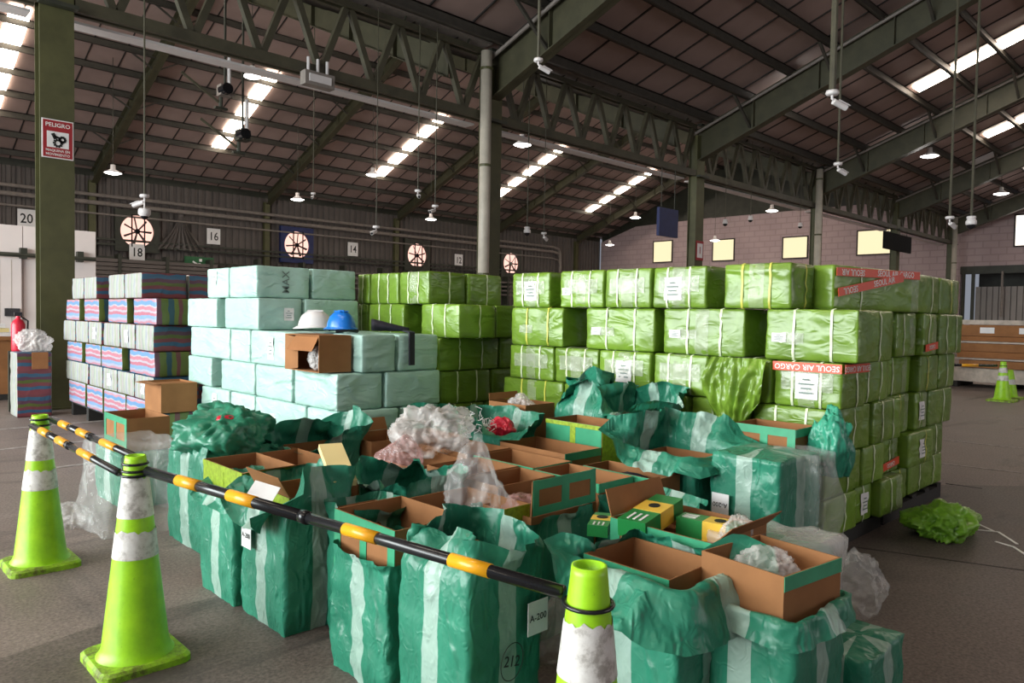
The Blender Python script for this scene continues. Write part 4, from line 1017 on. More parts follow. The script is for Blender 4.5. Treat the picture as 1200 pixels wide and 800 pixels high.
def bag(label, loc, rad, mat='film_milky', seed=1, amp=.35, sub=5, cat='plastic bag', group=None, name='plastic_bag', peak=0.0, freq=2.2):
    import bmesh
    bm = bmesh.new(); bmesh.ops.create_icosphere(bm, subdivisions=sub, radius=1.0)
    for v in bm.verts:
        p = v.co.copy(); so = seed * 5.9
        pl = Vector((p.x, p.y, p.z * .55)); wv = pl + Vector((N(pl, 1.6, so), N(pl, 1.6, so + 3), N(pl, 1.6, so + 6))) * .45
        d = 1 + amp * (1.0 * N(p, 1.1, so) + .6 * (ridge(wv, freq * .8, so + 2) - .6) + .32 * (ridge(wv, freq * 1.7, so + 5) - .6) + .12 * (ridge(wv, freq * 4.0, so + 7) - .6) + .22 * (ridge((wv.x, wv.y, wv.z * .3), freq * 3.2, so + 8) - .6))
        if peak and p.z > 0:
            k = p.z ** 2; d *= 1 + peak * k; p = Vector((p.x * (1 - .65 * k), p.y * (1 - .65 * k), p.z))
        q = p * d; q = Vector((q.x * rad[0], q.y * rad[1], max(q.z, -.75) * rad[2])); v.co = q + Vector((0, 0, rad[2] * .75))
    me = bpy.data.meshes.new(name); bm.to_mesh(me); bm.free(); me.materials.append(M[mat]); me.polygons.foreach_set('use_smooth', [True] * len(me.polygons))
    o = link(name, me, None, loc); return tag(o, label, cat, group)

# front row of sacks
sack('green sack with folded back top and white slip, third from the left cone', 1.64, 2.02, 3.20, 3.68, .59, (150, -5, 5, 30), (.15, .22, .16, .12), 3, label_tag=[('-x', -.10, .43, 'A-200', 0)])
carton('carton with green taped flap inside the sack bearing a white slip', 1.70, 1.98, 3.26, 3.62, .05, .655, [('-x', 30, .12)], [('-x', 'tape_lime', 'full')])
pp = MB().box((0, 0, 0), (.10, .15, .002)).build('paper_slip', M['paper'], None, (1.575, 3.29, .695)); pp.rotation_euler = (radians(12), radians(-48), radians(15)); tag(pp, 'white paper slip stuck on the folded sack top behind the bar', 'paper')
sack('green sack beside the lime cone, left of the white slip sack', 1.62, 1.98, 3.72, 4.16, .56, (140, 100, 60, 60), .09, 4)
carton('green and yellow taped carton rising from the sack behind the lime cone', 1.70, 2.02, 3.78, 4.30, .05, .69, [('-y', 75, .10)], [('-x', 'tape_lime', 'lettered'), ('-y', 'tape_lime', 'full')])
sack('green sack with pale band, sagging left of the A-200 sack', 1.67, 2.03, 2.40, 2.84, .50, (20, 30, 10, 10), .05, 5, amp=.022)
carton('carton with green tape frame behind the bar, left of the A-200 sack', 1.72, 2.08, 2.42, 2.88, .03, .68, [], [('-x', 'tape_green', 'frame')])
sack('dark green sack between the white slip sack and the sagging sack', 1.82, 2.10, 2.87, 3.13, .57, (20, 30, 10, 20), .08, 6, amp=.018)
sack('front green sack with A-200 label and circled number', 1.66, 2.04, 1.90, 2.32, .60, (-38, 12, 25, -15), .15, 7, crumple_k=1.3, label_tag=[('-y', .13, .43, 'A-200', 0)], circled=('-y', .0, .30))
carton('carton inside the front A-200 sack, mostly covered by green fabric', 1.72, 2.0, 1.96, 2.27, .03, .63)
sack('large green sack with swept over collar, front right of the bar end', 2.08, 2.48, 1.33, 1.80, .64, (140, 152, -35, -20), (.24, .24, .06, .05), 8, crumple_k=1.1, circled=('-x', .02, .13))
carton('carton with green tape frame inside the swept over sack', 2.13, 2.44, 1.40, 1.78, .04, .66, [], [('-x', 'tape_green', 'frame'), ('+y', 'tape_green', 'top')])
sack('green sack holding the raised plain carton at the front right', 2.28, 2.68, 1.02, 1.41, .58, (155, 155, 150, 100), .11, 9)
carton('plain brown carton raised on the front right sack, clear bag in it', 2.31, 2.66, 1.05, 1.38, .14, .72, [], [('-y', 'tape_green', 'top')], rz=radians(-7), depth=.17)
bag('clear crumpled bag inside the raised plain carton', (2.50, 1.22, .555), (.13, .11, .10), 'film_milky', 3, .35)
sack('small taped green bundle on the floor at the front right edge', 2.80, 3.20, .98, 1.21, .30, closed=True, seed=12, amp=.012)
sack('sack under clear film, right of the raised plain carton', 2.76, 3.14, 1.25, 1.60, .60, closed=True, seed=13)
def film_cover(label, x0, x1, y0, y1, h, seed, skirt=.06, mat='film'):
    m = MB(); n = 72; rows = 34; vs = []; fs = []
    a, b = (x1 - x0) / 2, (y1 - y0) / 2
    for j in range(rows + 1):
        t = j / rows
        for k in range(n):
            an = 2 * pi * k / n; q = 1 / max(abs(cos(an)), abs(sin(an))); q = q * .75 + .28
            if t < .4: r = t / .4; z = h + .012
            else: r = 1 + (t - .4) / .6 * skirt * 2 + .05 * (t - .4) * sin(an * 9 + seed); z = (h + .012) * (1 - (t - .4) / .6)
            p = Vector((cos(an) * q * a * r, sin(an) * q * b * r, z)); nv = Vector((cos(an), sin(an), .3 if t < .4 else 0))
            p += nv * (.045 * (N(p, 6, seed) + ridge((p.x, p.y, p.z * .4), 6, seed) - .45) * min(1, t * 2)); p.z = max(.004, p.z); vs.append(p)
    for j in range(rows):
        for k in range(n): fs.append((j * n + k, j * n + (k + 1) % n, (j + 1) * n + (k + 1) % n, (j + 1) * n + k))
    return tag(m.add(vs, fs).build('plastic_film', M[mat], None, ((x0 + x1) / 2, (y0 + y1) / 2, 0)), label, 'plastic film')
for o in (film_cover('clear film draped over the sack right of the plain carton', 2.74, 3.16, 1.23, 1.62, .64, 3.3, .06, 'film_milky'), film_cover('clear film hanging to the floor beside the left cone', 1.52, 2.0, 5.42, 6.10, .60, 5.1, .10)):
    o.data.polygons.foreach_set('use_smooth', [True] * len(o.data.polygons))
bag('crumpled clear bag on the floor right of the front sacks', (4.02, 1.50, 0), (.18, .16, .19), 'film', 6, .35)
bag('clear bag pinched on the floor behind the right cone', (2.46, 2.20, 0), (.13, .11, .16), 'film', 8, .3)
bag('flattened clear bag on the floor left of the hanging film', (1.38, 5.95, 0), (.14, .20, .09), 'film', 9, .4)

# second and third rows
sack('sack with frayed pale band holding the flap raised carton', 2.44, 2.92, 2.36, 2.78, .55, (20, 24, 20, 40), .06, 14)
carton('carton with upright green taped flap facing the bar, pink bags inside', 2.48, 2.96, 2.40, 2.74, .03, .60, [('-y', 0, .17)], [], depth=.12)
ff = MB(); 
for (u, v, w, h) in ((0, .145, .46, .045), (0, .02, .46, .04), (-.21, .085, .04, .17), (.21, .085, .04, .17), (0, .085, .055, .17)): ff.box((u, v, 0), (w, h, .002 + .0004 * abs(u) * 10 + .001 * v))
fo = ff.build('tape', M['tape_green'], bpy.data.objects[-1] if False else None)
fo.name = 'flap_tape'
_host = [o for o in bpy.data.objects if o.get('label', '').startswith('carton with upright green taped flap')][0]
fo.parent = _host; fo.matrix_local = face_mat('-y', (0, -.1705, .575))
sack('sack around the tea carton box', 2.53, 3.0, 1.48, 2.02, .52, (10, 10, 10, 10), .03, 15)
q_c = carton('open carton of green and yellow boxes behind the swept over sack', 2.52, 2.94, 1.46, 1.96, .03, .69, [('+y', 20, .12), ('-y', 45, .10)], [('-x', 'tape_green', 'frame')], depth=.10)
def printed_box(label, loc, size, rz, rx=0, ry=0, pic=True):
    e = empty('product_box', loc, label, 'box', 'green and yellow boxes', rz); e.rotation_euler.x = rx; e.rotation_euler.y = ry
    L_, W_, H_ = size
    MB().box((0, 0, H_ / 2), (L_, W_, H_)).build('body', M['green_box'], e)
    MB().box((.02, 0, H_ / 2), (L_ * .34, W_ + .003, H_ + .003)).build('yellow_panel', M['yellow_box'], e)
    MB().lathe([(.001, 0), (.026, 0), (.026, .002), (.001, .002)], 14, (.03, 0, H_ + .0015)).build('print_mark', M['ink'], e)
    g = MB()
    for k in range(3): g.box((-L_ * .34, (k - 1) * W_ * .22, H_ + .001), (L_ * .2, W_ * .08, .002))
    g.build('print_lines', M['white_ink'], e)
printed_box('green and yellow box lying across the open carton', (2.68, 1.86, .65), (.36, .13, .075), radians(8), 0, radians(-6))
printed_box('green and yellow box standing at the back of the open carton', (2.82, 1.64, .61), (.30, .10, .08), radians(-80))
printed_box('green box half hidden at the left end of the open carton', (2.58, 2.06, .60), (.22, .09, .05), radians(30))
bag('small clear bag at the right end of the box carton', (2.80, 1.52, .61), (.075, .06, .07), 'film_milky', 11, .35)

carton('carton in the front row of the middle, clear cone bag over it', 2.11, 2.53, 2.46, 2.92, .03, .65, [], [('-y', 'tape_lime', 'full')], depth=.25)
bag('clear bag with a twisted peak in the middle carton', (2.38, 2.68, .50), (.16, .17, .16), 'film', 12, .22, peak=.9)
carton('carton left of the twisted clear bag, half covered by sack cloth', 1.84, 2.08, 2.90, 3.10, .03, .62, [], [], depth=.2)
sack('sack with rolled green collar left of the twisted clear bag', 2.18, 2.60, 2.98, 3.44, .60, (60, 25, -35, -20), .14, 17, crumple_k=1.5)
carton('carton behind the twisted clear bag', 2.62, 3.06, 2.78, 3.06, .03, .66, [], [], depth=.3)
carton('carton in front of the milky white bag', 2.68, 3.08, 3.09, 3.46, .03, .66, [], [], depth=.3)
bag('pink bag of goods in the flap raised carton', (2.60, 2.58, .50), (.11, .10, .10), 'film_pink', 14, .25)
bag('second pink bag of goods in the flap raised carton', (2.82, 2.56, .51), (.12, .09, .10), 'film_pink', 15, .25)
carton('long carton with green taped rim in the centre', 3.10, 3.44, 2.99, 3.52, .03, .66, [], [('-y', 'tape_green', 'top'), ('-x', 'tape_green', 'top')], depth=.3)
carton('carton with green taped rim right of the long one', 3.08, 3.38, 2.48, 2.96, .03, .66, [], [('-y', 'tape_green', 'top'), ('-x', 'tape_green', 'top')], depth=.3)
sack('sack with folded green edge in front of the dark filled carton', 2.98, 3.42, 2.04, 2.42, .54, (40, 45, 20, 10), .08, 18)
carton('carton of dark goods before the tall open sack', 3.40, 3.64, 2.34, 2.86, .03, .66, [], [('-x', 'tape_green', 'top')], depth=.12)
bag('dark packed goods in the carton before the tall open sack', (3.52, 2.58, .53), (.09, .18, .06), 'dark_cloth', 21, .3, cat='bag', name='packed_goods')
carton('carton under the pale yellow slab', 2.06, 2.36, 3.84, 4.42, .03, .66, [], [('-x', 'tape_green', 'top')], depth=.22)
ys = MB().bar((-.045, -.15, -.07), (.045, .15, .07), .125, .035).build('carton_slab', M['yellow_pale'], None, (2.04, 3.40, .755)); tag(ys, 'pale yellow flat box leaning on the green sack tops', 'box')
carton('carton right of the pale yellow slab', 2.22, 2.60, 3.48, 3.82, .03, .62, [], [], depth=.15)
bag('little pink bag beside the pale yellow slab', (2.32, 3.58, .52), (.07, .07, .07), 'film_pink', 16, .3)
carton('carton holding a pink goods bag left of the milky bag', 2.62, 3.04, 3.52, 3.98, .03, .64, [], [], depth=.15)
bag('clear bag of pink goods left of the milky bag', (2.68, 3.72, .53), (.15, .15, .12), 'film_pink', 17, .3, peak=.4)
carton('carton beneath the milky white bag', 3.08, 3.46, 3.56, 4.06, .03, .66, [], [], depth=.10)
bag('big milky white plastic bag heaped on the cartons', (3.10, 3.96, .60), (.28, .27, .19), 'film_milky', 19, .36, sub=5, freq=2.6)
carton('carton at the foot of the aqua stack', 2.86, 3.28, 4.32, 4.74, .03, .66, [('+y', 20, .1)], [], depth=.25)
sack('sack with tall dark green hood before the aqua bales', 2.40, 2.84, 4.40, 4.86, .60, (95, 35, -5, -25), (.12, .14, .26, .26), 20, crumple_k=.9)
carton('carton inside the hooded dark green sack', 2.45, 2.78, 4.45, 4.80, .05, .62)
sack('big green sack with bunched top beside the left cone', 1.82, 2.36, 4.60, 5.25, .58, (-30, -30, -30, -30), .10, 22, crumple_k=.9)
bag('dark green bunched sack cloth on top of the left sack', (2.10, 4.92, .58), (.31, .36, .19), 'sack_cloth', 23, .36, sub=5, cat='cloth', name='sack_cloth', freq=2.4)
bag('red and black packet on the bunched green cloth', (2.04, 4.80, .815), (.07, .07, .028), 'red_plastic', 24, .2, sub=3, cat='packet', name='packet')
carton('small carton with green tape frame behind the left sack', 1.84, 2.16, 6.15, 6.72, .44, .70, [], [('-x', 'tape_green', 'frame')], depth=.2)
sack('sack below the small carton with green tape frame', 1.78, 2.22, 6.12, 6.78, .43, closed=True, seed=25)
sack('green sack hidden behind the bunched left sack', 2.3, 2.7, 5.35, 5.85, .56, (20, 20, 20, 20), .08, 26)
carton('closed brown carton before the striped stack', 2.66, 3.02, 7.82, 8.30, .50, .80, [('-x', 95, .10)], [], depth=.02)
bale('striped bale under the closed brown carton', 'striped bales', 2.6, 3.03, 7.83, 8.45, 0.0, .50, 'stripe_across', amp=.012, step=.08)
carton('low carton between the bunched sack and the aqua bales', 2.45, 2.85, 5.0, 5.3, .03, .60, [], [('-x', 'tape_green', 'top')])

# right rear rows near the lime wall
sack('tall closed green sack with upside down A-200 label', 3.72, 4.22, 1.78, 2.20, .80, closed=True, seed=30, label_tag=[('-x', -.12, .52, 'A-200', 180)], amp=.012)
o = film_cover('clear film hanging on the right of the closed A-200 sack', 4.02, 4.30, 1.70, 1.98, .80, 7.7, .03); o.data.polygons.foreach_set('use_smooth', [True] * len(o.data.polygons))
sack('tall open green sack with wide rolled collar', 3.67, 4.12, 2.26, 2.78, .74, (135, 130, 15, -12), (.20, .19, .20, .26), 31, crumple_k=1.2, label_tag=[('-y', .0, .50, 'A-200', 20)])
carton('carton inside the tall open sack with rolled collar', 3.72, 4.06, 2.32, 2.72, .05, .72, [], [('+x', 'tape_green', 'top')])
sack('sack under the right rear cartons, behind the closed A-200 sack', 4.26, 4.62, 1.94, 2.52, .66, closed=True, seed=32)
carton('carton with green tape frame behind the closed A-200 sack', 4.28, 4.56, 1.96, 2.36, .69, .90, [], [('-x', 'tape_green', 'frame'), ('-y', 'tape_green', 'top')])
bag('green sack cloth draped at the right rear carton', (4.50, 1.84, .62), (.12, .12, .22), 'deep_green_wrap', 33, .35, cat='cloth', name='sack_cloth')
carton('shallow carton with lime tape left of the right rear carton', 4.24, 4.58, 2.56, 2.98, .03, .86, [('+y', 25, .08)], [('-x', 'tape_lime', 'full')], depth=.12)
bag('clear crumple in the shallow lime taped carton', (4.40, 2.74, .74), (.12, .16, .08), 'film_milky', 34, .3)
carton('carton covered in yellow lettered tape before the green cloth heap', 3.92, 4.26, 3.14, 3.66, .40, .81, [], [('-x', 'tape_green', 'lettered'), ('-y', 'tape_lime', 'full')], depth=.15)
sack('sack below the yellow lettered carton', 3.88, 4.30, 3.10, 3.70, .40, closed=True, seed=35)
sack('green sack with gathered twisted top before the lime wall', 4.28, 4.62, 3.42, 3.92, .82, (-35, -35, -35, -30), .34, 36, crumple_k=1.5)
sack('green sack with flopped open collar before the lime wall, right of the gathered one', 4.28, 4.62, 2.99, 3.40, .84, (60, 40, -25, -10), .24, 39, crumple_k=1.4)
carton('brown carton left of the green cloth heap', 4.05, 4.38, 4.0, 4.42, .03, .86, [('+y', 10, .06)], [], depth=.15)
bag('clear crumple in the carton left of the green cloth heap', (4.2, 4.2, .74), (.10, .12, .10), 'film_milky', 43, .35)
sack('open sack of red and white strips near the lime wall', 3.56, 3.92, 3.76, 4.24, .68, (60, 70, 15, 0), .17, 37, crumple_k=1.3)
bag('red goods inside the sack of white strips', (3.76, 3.96, .62), (.10, .11, .10), 'red_plastic', 44, .3, cat='goods', name='packed_goods')
tg = MB(); rr = random.Random(4)
for k in range(46):
    p = Vector((rr.uniform(-.07, .07), rr.uniform(-.09, .09), rr.uniform(.0, .03))); pts = [p]
    for q in range(4): p = p + Vector((rr.uniform(-.04, .04), rr.uniform(-.04, .04), rr.uniform(-.03, .04))); pts.append(p)
    tg.tube(pts, .0028, 4)
tg.build('shredded_strips', M['paper'], None, (3.52, 3.96, .74)); o = bpy.data.objects['shredded_strips']; tag(o, 'tuft of white shredded strips spilling from the open sack', 'strips', None, 'stuff')
sack('low green sack left of the sack of white strips', 3.60, 3.95, 4.35, 4.85, .66, (70, 40, 20, 10), .14, 38, crumple_k=1.4)
carton('long plain carton in front of the sack of white strips', 3.50, 3.86, 3.10, 3.70, .03, .68, [], [('-y', 'tape_green', 'top')], depth=.3)
carton('plain carton beside the milky white bag', 3.50, 3.84, 3.74, 4.0, .03, .60, [], [], depth=.2)
carton('carton tucked behind the milky white bag', 3.30, 3.56, 4.12, 4.6, .03, .66, [], [], depth=.2)

# lime cloth torn from a bale, and lime wrap heap on the floor
m = MB(); vs = []; fs = []; nu, nv_ = 34, 22
nu, nv_ = 48, 30
for j in range(nv_ + 1):
    v = j / nv_
    for i in range(nu + 1):
        u = i / nu * 2 - 1; wd_ = .20 + .06 * sin(pi * v) - .07 * v
        fold = .05 * (ridge((u * 1.6 + .4 * v, v * .5, 3), 2.2, 9) - .55) + .03 * (ridge((u * 3 - .5 * v, v * .9, 1), 2.4, 5) - .55) + .03 * N((u * 2.5, v * 2.5, 0), 1, 4) + .02 * (ridge((u * 2, v * 3, 1), 2, 6) - .5)
        vs.append((-.02 - .05 * sin(pi * min(1, v * 1.1)) + fold * .8, -u * wd_ + .05 * v, .30 - .50 * v + .05 * N((u * 3, 0, v), 1, 8) * v + .06 * u * u * v))
for j in range(nv_):
    for i in range(nu): fs.append((j * (nu + 1) + i, j * (nu + 1) + i + 1, (j + 1) * (nu + 1) + i + 1, (j + 1) * (nu + 1) + i))
bb = m.add(vs, fs).build('torn_wrap', M['lime_wrap'], None, True)
bb.parent = torn_bale; bb.location = (-.28, -.02, .0)
torn_bale['label'] = 'lime bale with torn wrap hanging in folds, third row of the long wall'
lw = bag('heap of lime plastic wrap on the floor by the short side', (6.02, 1.62, 0), (.33, .20, .13), 'lime_leaf', 52, .45, sub=5, freq=2.6, cat='plastic wrap', name='wrap_heap')
for pts in ([(.30, -.05, -.0), (.40, -.25, .0), (.15, -.42, .0)], [(.1, -.30, .0), (.05, -.42, .0), (-.25, -.62, .0)], [(.42, .12, .0), (.62, .0, .0), (.40, -.22, .0)]):
    m = MB()
    for a, b in zip(pts, pts[1:]): m.bar((a[0], a[1], .006), (b[0], b[1], .006), .018, .004)
    m.build('strap', M['white_strap'], lw)
m = MB()
for a, b in (((6.9, 1.7), (7.0, 1.55)), ): m.bar((a[0], a[1], .006), (b[0], b[1], .006), .018, .004)

# carton lying open on the aqua ledge corner
e = empty('carton', (2.95, 5.48, 1.075), 'open brown carton lying on its side at the aqua ledge corner', 'carton')
m = MB(); x1 = .29
m.box2((0, -.28, 0), (x1, .28, .008)); m.box2((0, -.28, .288), (x1, .28, .296)); m.box2((0, -.28, .008), (x1, -.272, .288)); m.box2((0, .272, .008), (x1, .28, .288)); m.box2((x1 - .008, -.272, .008), (x1, .272, .288)); m.build('walls', M['carton'], e)
f = MB(); f.add([(0, -.27, .285), (0, .1, .285), (-.06, .14, .17), (-.06, -.27, .17), (.004, -.27, .285), (.004, .1, .285), (-.056, .14, .17), (-.056, -.27, .17)], [(0, 1, 2, 3), (7, 6, 5, 4), (0, 4, 5, 1), (2, 6, 7, 3), (1, 5, 6, 2), (3, 7, 4, 0)]); f.build('flap', M['yellow_band'] if False else M['carton_in'], e)
m = MB(); m.add([(-.004, .272, .0), (-.004, .05, .02), (-.004, .05, .27), (-.004, .272, .29), (-.001, .272, .0), (-.001, .05, .02), (-.001, .05, .27), (-.001, .272, .29)], [(0, 1, 2, 3), (7, 6, 5, 4), (0, 4, 5, 1), (2, 6, 7, 3), (1, 5, 6, 2), (3, 7, 4, 0)]); m.build('flap', M['carton'], e)
bag('crumpled white bag with grey print inside the ledge carton', (3.06, 5.38, 1.085), (.08, .12, .11), 'film_milky', 61, .3)

# ---------------------------------------------------------------- hard hats and pouch on the aqua ledge
def hard_hat(label, loc, mat, rz):
    e = empty('hard_hat', loc, label, 'hard hat', None, rz); e.scale = (1.18, 1.18, 1.18)
    vs = []; fs = []; n = 32; prof = [(0.0, .150), (.3, .146), (.55, .132), (.78, .105), (.92, .065), (1.0, .02), (1.01, .012)]
    for r, z in prof:
        for k in range(n):
            a = 2 * pi * k / n; rib = .006 * max(0, 1 - abs(sin(a)) * 7) * (1 - r * .5)
            vs.append((r * .135 * cos(a), r * .105 * sin(a), z + rib))
    for i in range(len(prof) - 1):
        for k in range(n): fs.append((i * n + k, (i + 1) * n + k, (i + 1) * n + (k + 1) % n, i * n + (k + 1) % n))
    MB().add(vs, fs).build('shell', M[mat], e, True)
    vs = []; fs = []
    for j, (ex, dz) in enumerate(((1.0, .016), (1.12, .006), (1.12, .002), (1.0, .010))):
        for k in range(n):
            a = 2 * pi * k / n; fr = max(0, cos(a)); g = (ex - 1) * (1 + 3.2 * fr ** 2)
            vs.append(((.136 * (1 + g * .55)) * cos(a), (.106 * (1 + g)) * sin(a), dz - .012 * fr * (ex > 1)))
    for i in range(3):
        for k in range(n): fs.append((i * n + k, (i + 1) * n + k, (i + 1) * n + (k + 1) % n, i * n + (k + 1) % n))
    MB().add([(x, y, z + .012) for x, y, z in vs], fs).build('brim', M[mat], e, True)
    MB().tube([(-.11, -.085, .0), (-.135, 0, .01), (-.11, .085, .0)], .012, 6).build('head_band', M['black_plastic'], e)
    for k in range(3): MB().box((0, (k - 1) * .03, .15 - abs(k - 1) * .004), (.12, .008, .008)).build('rib', M[mat], e)
hard_hat('white hard hat on the aqua ledge', (3.52, 6.28, 1.392), 'hat_white', radians(150))
hard_hat('blue hard hat on the aqua ledge, right of the white one', (3.46, 5.72, 1.392), 'hat_blue', radians(80))
e = empty('pouch', (3.90, 5.62, 1.392), 'dark navy pouch on the aqua ledge with hanging strap', 'pouch', None, radians(-44))
vs = []; fs = []; n = 16; st = 9
for i in range(st):
    t = i / (st - 1); w = (.02 + .065 * sin(pi * min(1, t * 1.1 + .08)) ** .7) * (1 - .45 * t); hh = .056 * (1 - .7 * t)
    for k in range(n):
        a = 2 * pi * k / n; vs.append((-.16 + .34 * t, w * cos(a), hh + hh * sin(a) + .004 * N((t * 8, a, 1), 1, 3)))
for i in range(st - 1):
    for k in range(n): fs.append((i * n + k, i * n + (k + 1) % n, (i + 1) * n + (k + 1) % n, (i + 1) * n + k))
fs += [tuple(range(n))[::-1], tuple((st - 1) * n + k for k in range(n))]
MB().add(vs, fs).build('body', M['dark_cloth'], e, True)
e2 = MB(); e2.bar((3.74, 5.06, 1.395), (4.0, 5.52, 1.40), .05, .012); e2.bar((3.735, 5.055, 1.395), (3.735, 5.050, 1.12), .055, .014, up=(0, 1, 0)); so = e2.build('strap', M['dark_cloth'], None)
so.parent = e; so.matrix_parent_inverse = (Matrix.Translation(e.location) @ Matrix.Rotation(radians(-44), 4, 'Z')).inverted()

# ================================================================ CONES AND BARS
def cone(label, loc, rz, H, rb, rt, bs, bands, top_jag=True):
    """bands: list of (z0, z1) white sleeves"""
    e = empty('traffic_cone', loc, label, 'traffic cone', 'lime traffic cones', rz)
    R = lambda z: rb + (rt - rb) * (z - .04) / (H - .04)
    vs = []; fs = []
    def sq(s, z, c=.05):
        q = []
        for sx, sy in ((1, 1), (-1, 1), (-1, -1), (1, -1)):
            for k in range(4):
                a = atan2(sy, sx) - pi / 4 + k * pi / 6; q.append(((s - c) * sx + c * cos(a), (s - c) * sy + c * sin(a), z))
        return q
    m = MB(); rings = [sq(bs, .0), sq(bs, .028), sq(bs - .012, .04)]
    n = 16; vs = [p for r in rings for p in r]
    fs = [(i * n + k, i * n + (k + 1) % n, (i + 1) * n + (k + 1) % n, (i + 1) * n + k) for i in range(2) for k in range(n)] + [tuple(range(n))[::-1], tuple(2 * n + k for k in range(n))]
    m.add(vs, fs).build('base', M['cone_base'], e)
    MB().box2((-bs + .02, -bs + .02, -.0), (bs - .02, bs - .02, .012)).build('rubber_foot', M['black_plastic'], e)
    MB().lathe([(rb + .02, .038), (rb + .008, .05), (R(.08), .08), (R(H * .5), H * .5), (R(H - .02), H - .02), (rt, H), (rt - .008, H), (rt - .01, H - .06), (rt * .9, H - .2)], 36).build('body', M['cone'], e, True)
    for z0, z1 in bands:
        k = 36; vs = []; fs = []
        for i in range(k):
            a = 2 * pi * i / k; jg = .018 * N((cos(a) * 2, sin(a) * 2, z0), 1.5, 3) if top_jag else 0
            for zz in (z0, z1 + jg): vs.append(((R(zz) + .0025) * cos(a), (R(zz) + .0025) * sin(a), zz))
        for i in range(k): fs.append((2 * i, 2 * ((i + 1) % k), 2 * ((i + 1) % k) + 1, 2 * i + 1))
        MB().add(vs, fs).build('sleeve', M['sleeve'], e, True)
    return e
CN = [(1.05, 5.12, 0), (1.07, 3.46, 0), (1.47, 1.21, 0)]
cone('lime traffic cone farthest left, two black bars hung on it', CN[0], 0, .91, .140, .042, .185, [(.47, .585), (.645, .82)])
cone('lime traffic cone in front at left, joining the three bars', CN[1], 0, .91, .140, .042, .185, [(.47, .585), (.645, .82)])
cone('lime traffic cone cut by the bottom edge with one dirty white sleeve', CN[2], 0, .91, .140, .046, .185, [(.628, .77)])
cone('small lime cone far right by the pallets of cardboard', (17.5, 3.76, 0), 0, .80, .15, .05, .24, [(.42, .52), (.58, .68)])
cone('small lime cone half hidden just behind the far right one', (18.3, 3.80, 0), 0, .60, .15, .05, .24, [(.30, .40)])

def barrier_bar(label, a, b, bands, ra, rb_, rad=.019, joint=None):
    a, b = Vector(a), Vector(b); d = (b - a)
    e = empty('barrier_bar', a, label, 'barrier bar', 'black and yellow cone bars')
    j = joint or .5
    MB().tube([(0, 0, 0), d * j], rad, 16).build('tube', M['black_plastic'], e, True)
    MB().tube([d * (j - .01), d], rad * .88, 16).build('inner_tube', M['black_plastic'], e, True)
    MB().tube([d * (j - .012), d * (j + .004)], rad * 1.12, 16).build('collar', M['black_plastic'], e, True)
    for t0, t1 in bands: MB().tube([d * t0, d * t1], (rad if t0 < j else rad * .88) + .002, 16).build('yellow_band', M['yellow_band'], e, True)
    for c, r in ((Vector((ra[0], ra[1], 0)), ra[3]), (Vector((rb_[0], rb_[1], 0)), rb_[3])):
        z = ra[2] if r is ra[3] else rb_[2]
        pts = [(c.x - a.x + r * cos(k * pi / 10), c.y - a.y + r * sin(k * pi / 10), z - a.z) for k in range(21)]
        MB().tube(pts, .006, 8, cap=False).build('end_ring', M['black_plastic'], e, True)
barrier_bar('long black and yellow bar sloping across the front to the right cone', (1.10, 3.40, .845), (1.455, 1.285, .82), [(.117, .189), (.289, .367), (.599, .672), (.817, .886)], (CN[1][0], CN[1][1], .845, .054), (CN[2][0], CN[2][1], .81, .0641), .0215, .505)
barrier_bar('upper right bar of the pair between the two left cones', (1.10, 5.06, .885), (1.12, 3.52, .872), [(.13, .24), (.36, .47), (.62, .76)], (CN[0][0], CN[0][1], .885, .053), (CN[1][0], CN[1][1], .875, .0501))
barrier_bar('lower left bar of the pair between the two left cones', (1.0, 5.06, .855), (1.02, 3.52, .83), [(.13, .24), (.36, .47), (.62, .76)], (CN[0][0], CN[0][1], .85, .0552), (CN[1][0], CN[1][1], .825, .0561))
barrier_bar('far black and yellow bar running to the small right cone', (15.4, 5.6, .72), (17.4, 3.85, .72), [(.0, .12), (.35, .5), (.72, .85)], (15.4, 5.6, .72, .06), (17.5, 3.76, .72, .071), .03)

# ================================================================ FAR LEFT: parcels by the column
bale('striped parcel standing by the left column, clear bag on it', 'striped bales', 2.22, 2.66, 12.20, 12.66, 0, .92, 'stripe_up', amp=.014, step=.05)
o = MB().box((0, 0, 0), (.20, .012, .24)).build('cardboard_piece', M['carton'], None, (2.50, 12.17, .80)); tag(o, 'torn cardboard piece on the striped parcel by the column', 'cardboard')
bag('crumpled clear bag on the striped parcel by the column', (2.48, 12.42, .92), (.22, .20, .17), 'film_milky', 71, .35)
e = empty('fire_extinguisher', (2.38, 12.93, 0.90), 'red fire extinguisher beside the left column', 'fire extinguisher')
MB().lathe([(.001, 0), (.085, 0), (.09, .03), (.09, .40), (.06, .46), (.03, .48), (.03, .52)], 18).build('cylinder', M['red_plastic'], e, True)
MB().box((0, 0, .55), (.10, .03, .05)).build('valve', M['black_plastic'], e); MB().tube([(.03, 0, .52), (.12, -.02, .45), (.11, -.03, .2)], .012, 6).build('hose', M['black_plastic'], e); MB().box2((-.11, .06, -.9), (.11, .12, 0)).build('stand', M['steel_dark'], e)
e = empty('crate', (1.9, 15.6, 0), 'brown cardboard crate at the far left edge', 'crate')
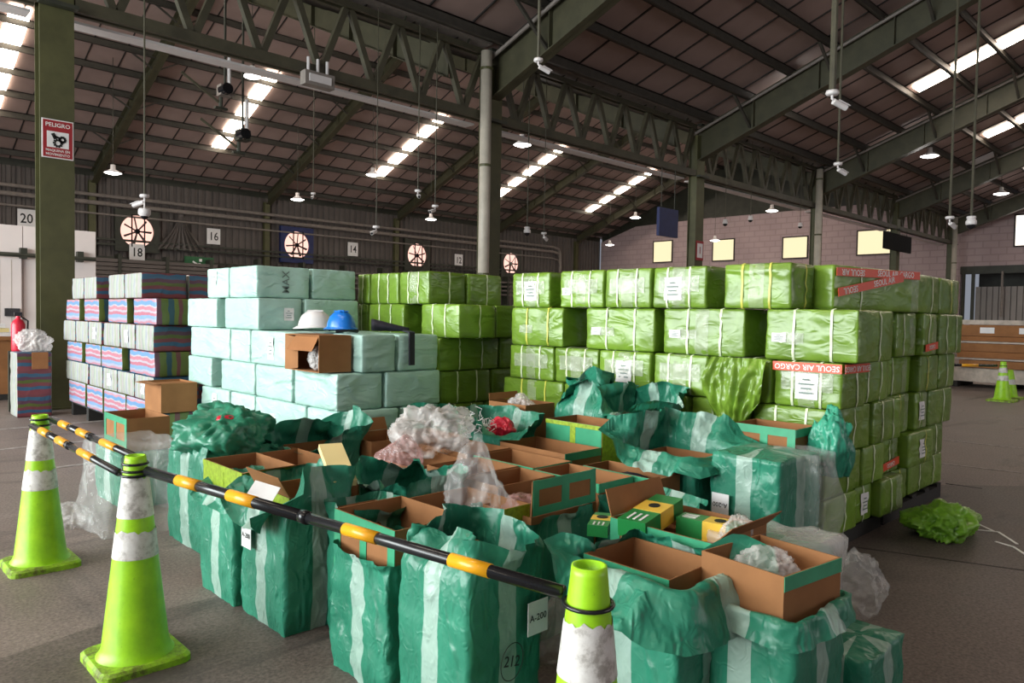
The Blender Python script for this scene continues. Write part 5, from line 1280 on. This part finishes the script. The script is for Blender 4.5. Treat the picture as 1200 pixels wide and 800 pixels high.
MB().box2((-1.2, -.9, 0.1), (.85, .9, 1.0)).build('body', M['carton'], e); MB().box2((-1.25, -.95, 1.0), (.88, .92, 1.06)).build('lid', M['carton_in'], e); MB().box2((-1.2, -.9, 0), (.85, .9, .1)).build('pallet_base', M['pallet'], e)
for k in range(3): MB().box2((-1.1, -.8 + .02 * k, 1.06 + k * .07), (.75 - k * .05, .8, 1.125 + k * .07)).build('sheet', M['yellow_pale'] if k % 2 else M['paper'], e)

# ================================================================ FAR RIGHT: pallets of flat cardboard
def flat_stack(x, y, lab, layers, w=2.2, d=1.4, seed=0):
    e = empty('cardboard_pallet', (x, y, 0), lab, 'pallet load', 'pallet loads at the far right'); r = random.Random(seed); z = .14
    for k in range(3): MB().box2((-d / 2, -w / 2 + k * (w / 2 - .06), 0), (d / 2, -w / 2 + k * (w / 2 - .06) + .12, .14)).build('bearer', M['pallet'], e)
    for h, mt in layers:
        o1 = r.uniform(-.12, .12); o2 = r.uniform(-.2, .2)
        MB().box2((-d / 2 + o1, -w / 2 + o2, z), (d / 2 + o1, w / 2 + o2, z + h - .01)).build('layer', M[mt], e)
        if mt == 'carton' and h > .2: MB().box((-d / 2 + o1 - .005, .3 + o2, z + h * .5), (.01, .3, .14)).build('label', M['paper'], e); MB().box((-d / 2 + o1 - .005, -.5 + o2, z + h * .5), (.01, .3, .14)).build('label', M['paper'], e)
        z += h
flat_stack(21.3, 4.3, 'pallet of flat brown cartons with white wrapped base behind the far cone', [(.36, 'cream_wrap'), (.18, 'carton'), (.05, 'cream_wrap'), (.16, 'carton_in'), (.20, 'carton'), (.05, 'cream_wrap'), (.12, 'carton_in'), (.28, 'carton'), (.12, 'cream_wrap')], 2.4, 1.4, 2)
flat_stack(22.6, 2.1, 'pallet of flat brown cartons at the right edge of view', [(.36, 'cream_wrap'), (.2, 'carton'), (.18, 'carton_in'), (.06, 'cream_wrap'), (.2, 'carton'), (.3, 'carton'), (.1, 'cream_wrap')], 1.9, 1.4, 3)
bag('white wrapped bundle left of the far right pallets', (19.6, 5.9, 0), (.5, .5, .8), 'film_milky', 81, .3, cat='bundle', name='wrapped_bundle')
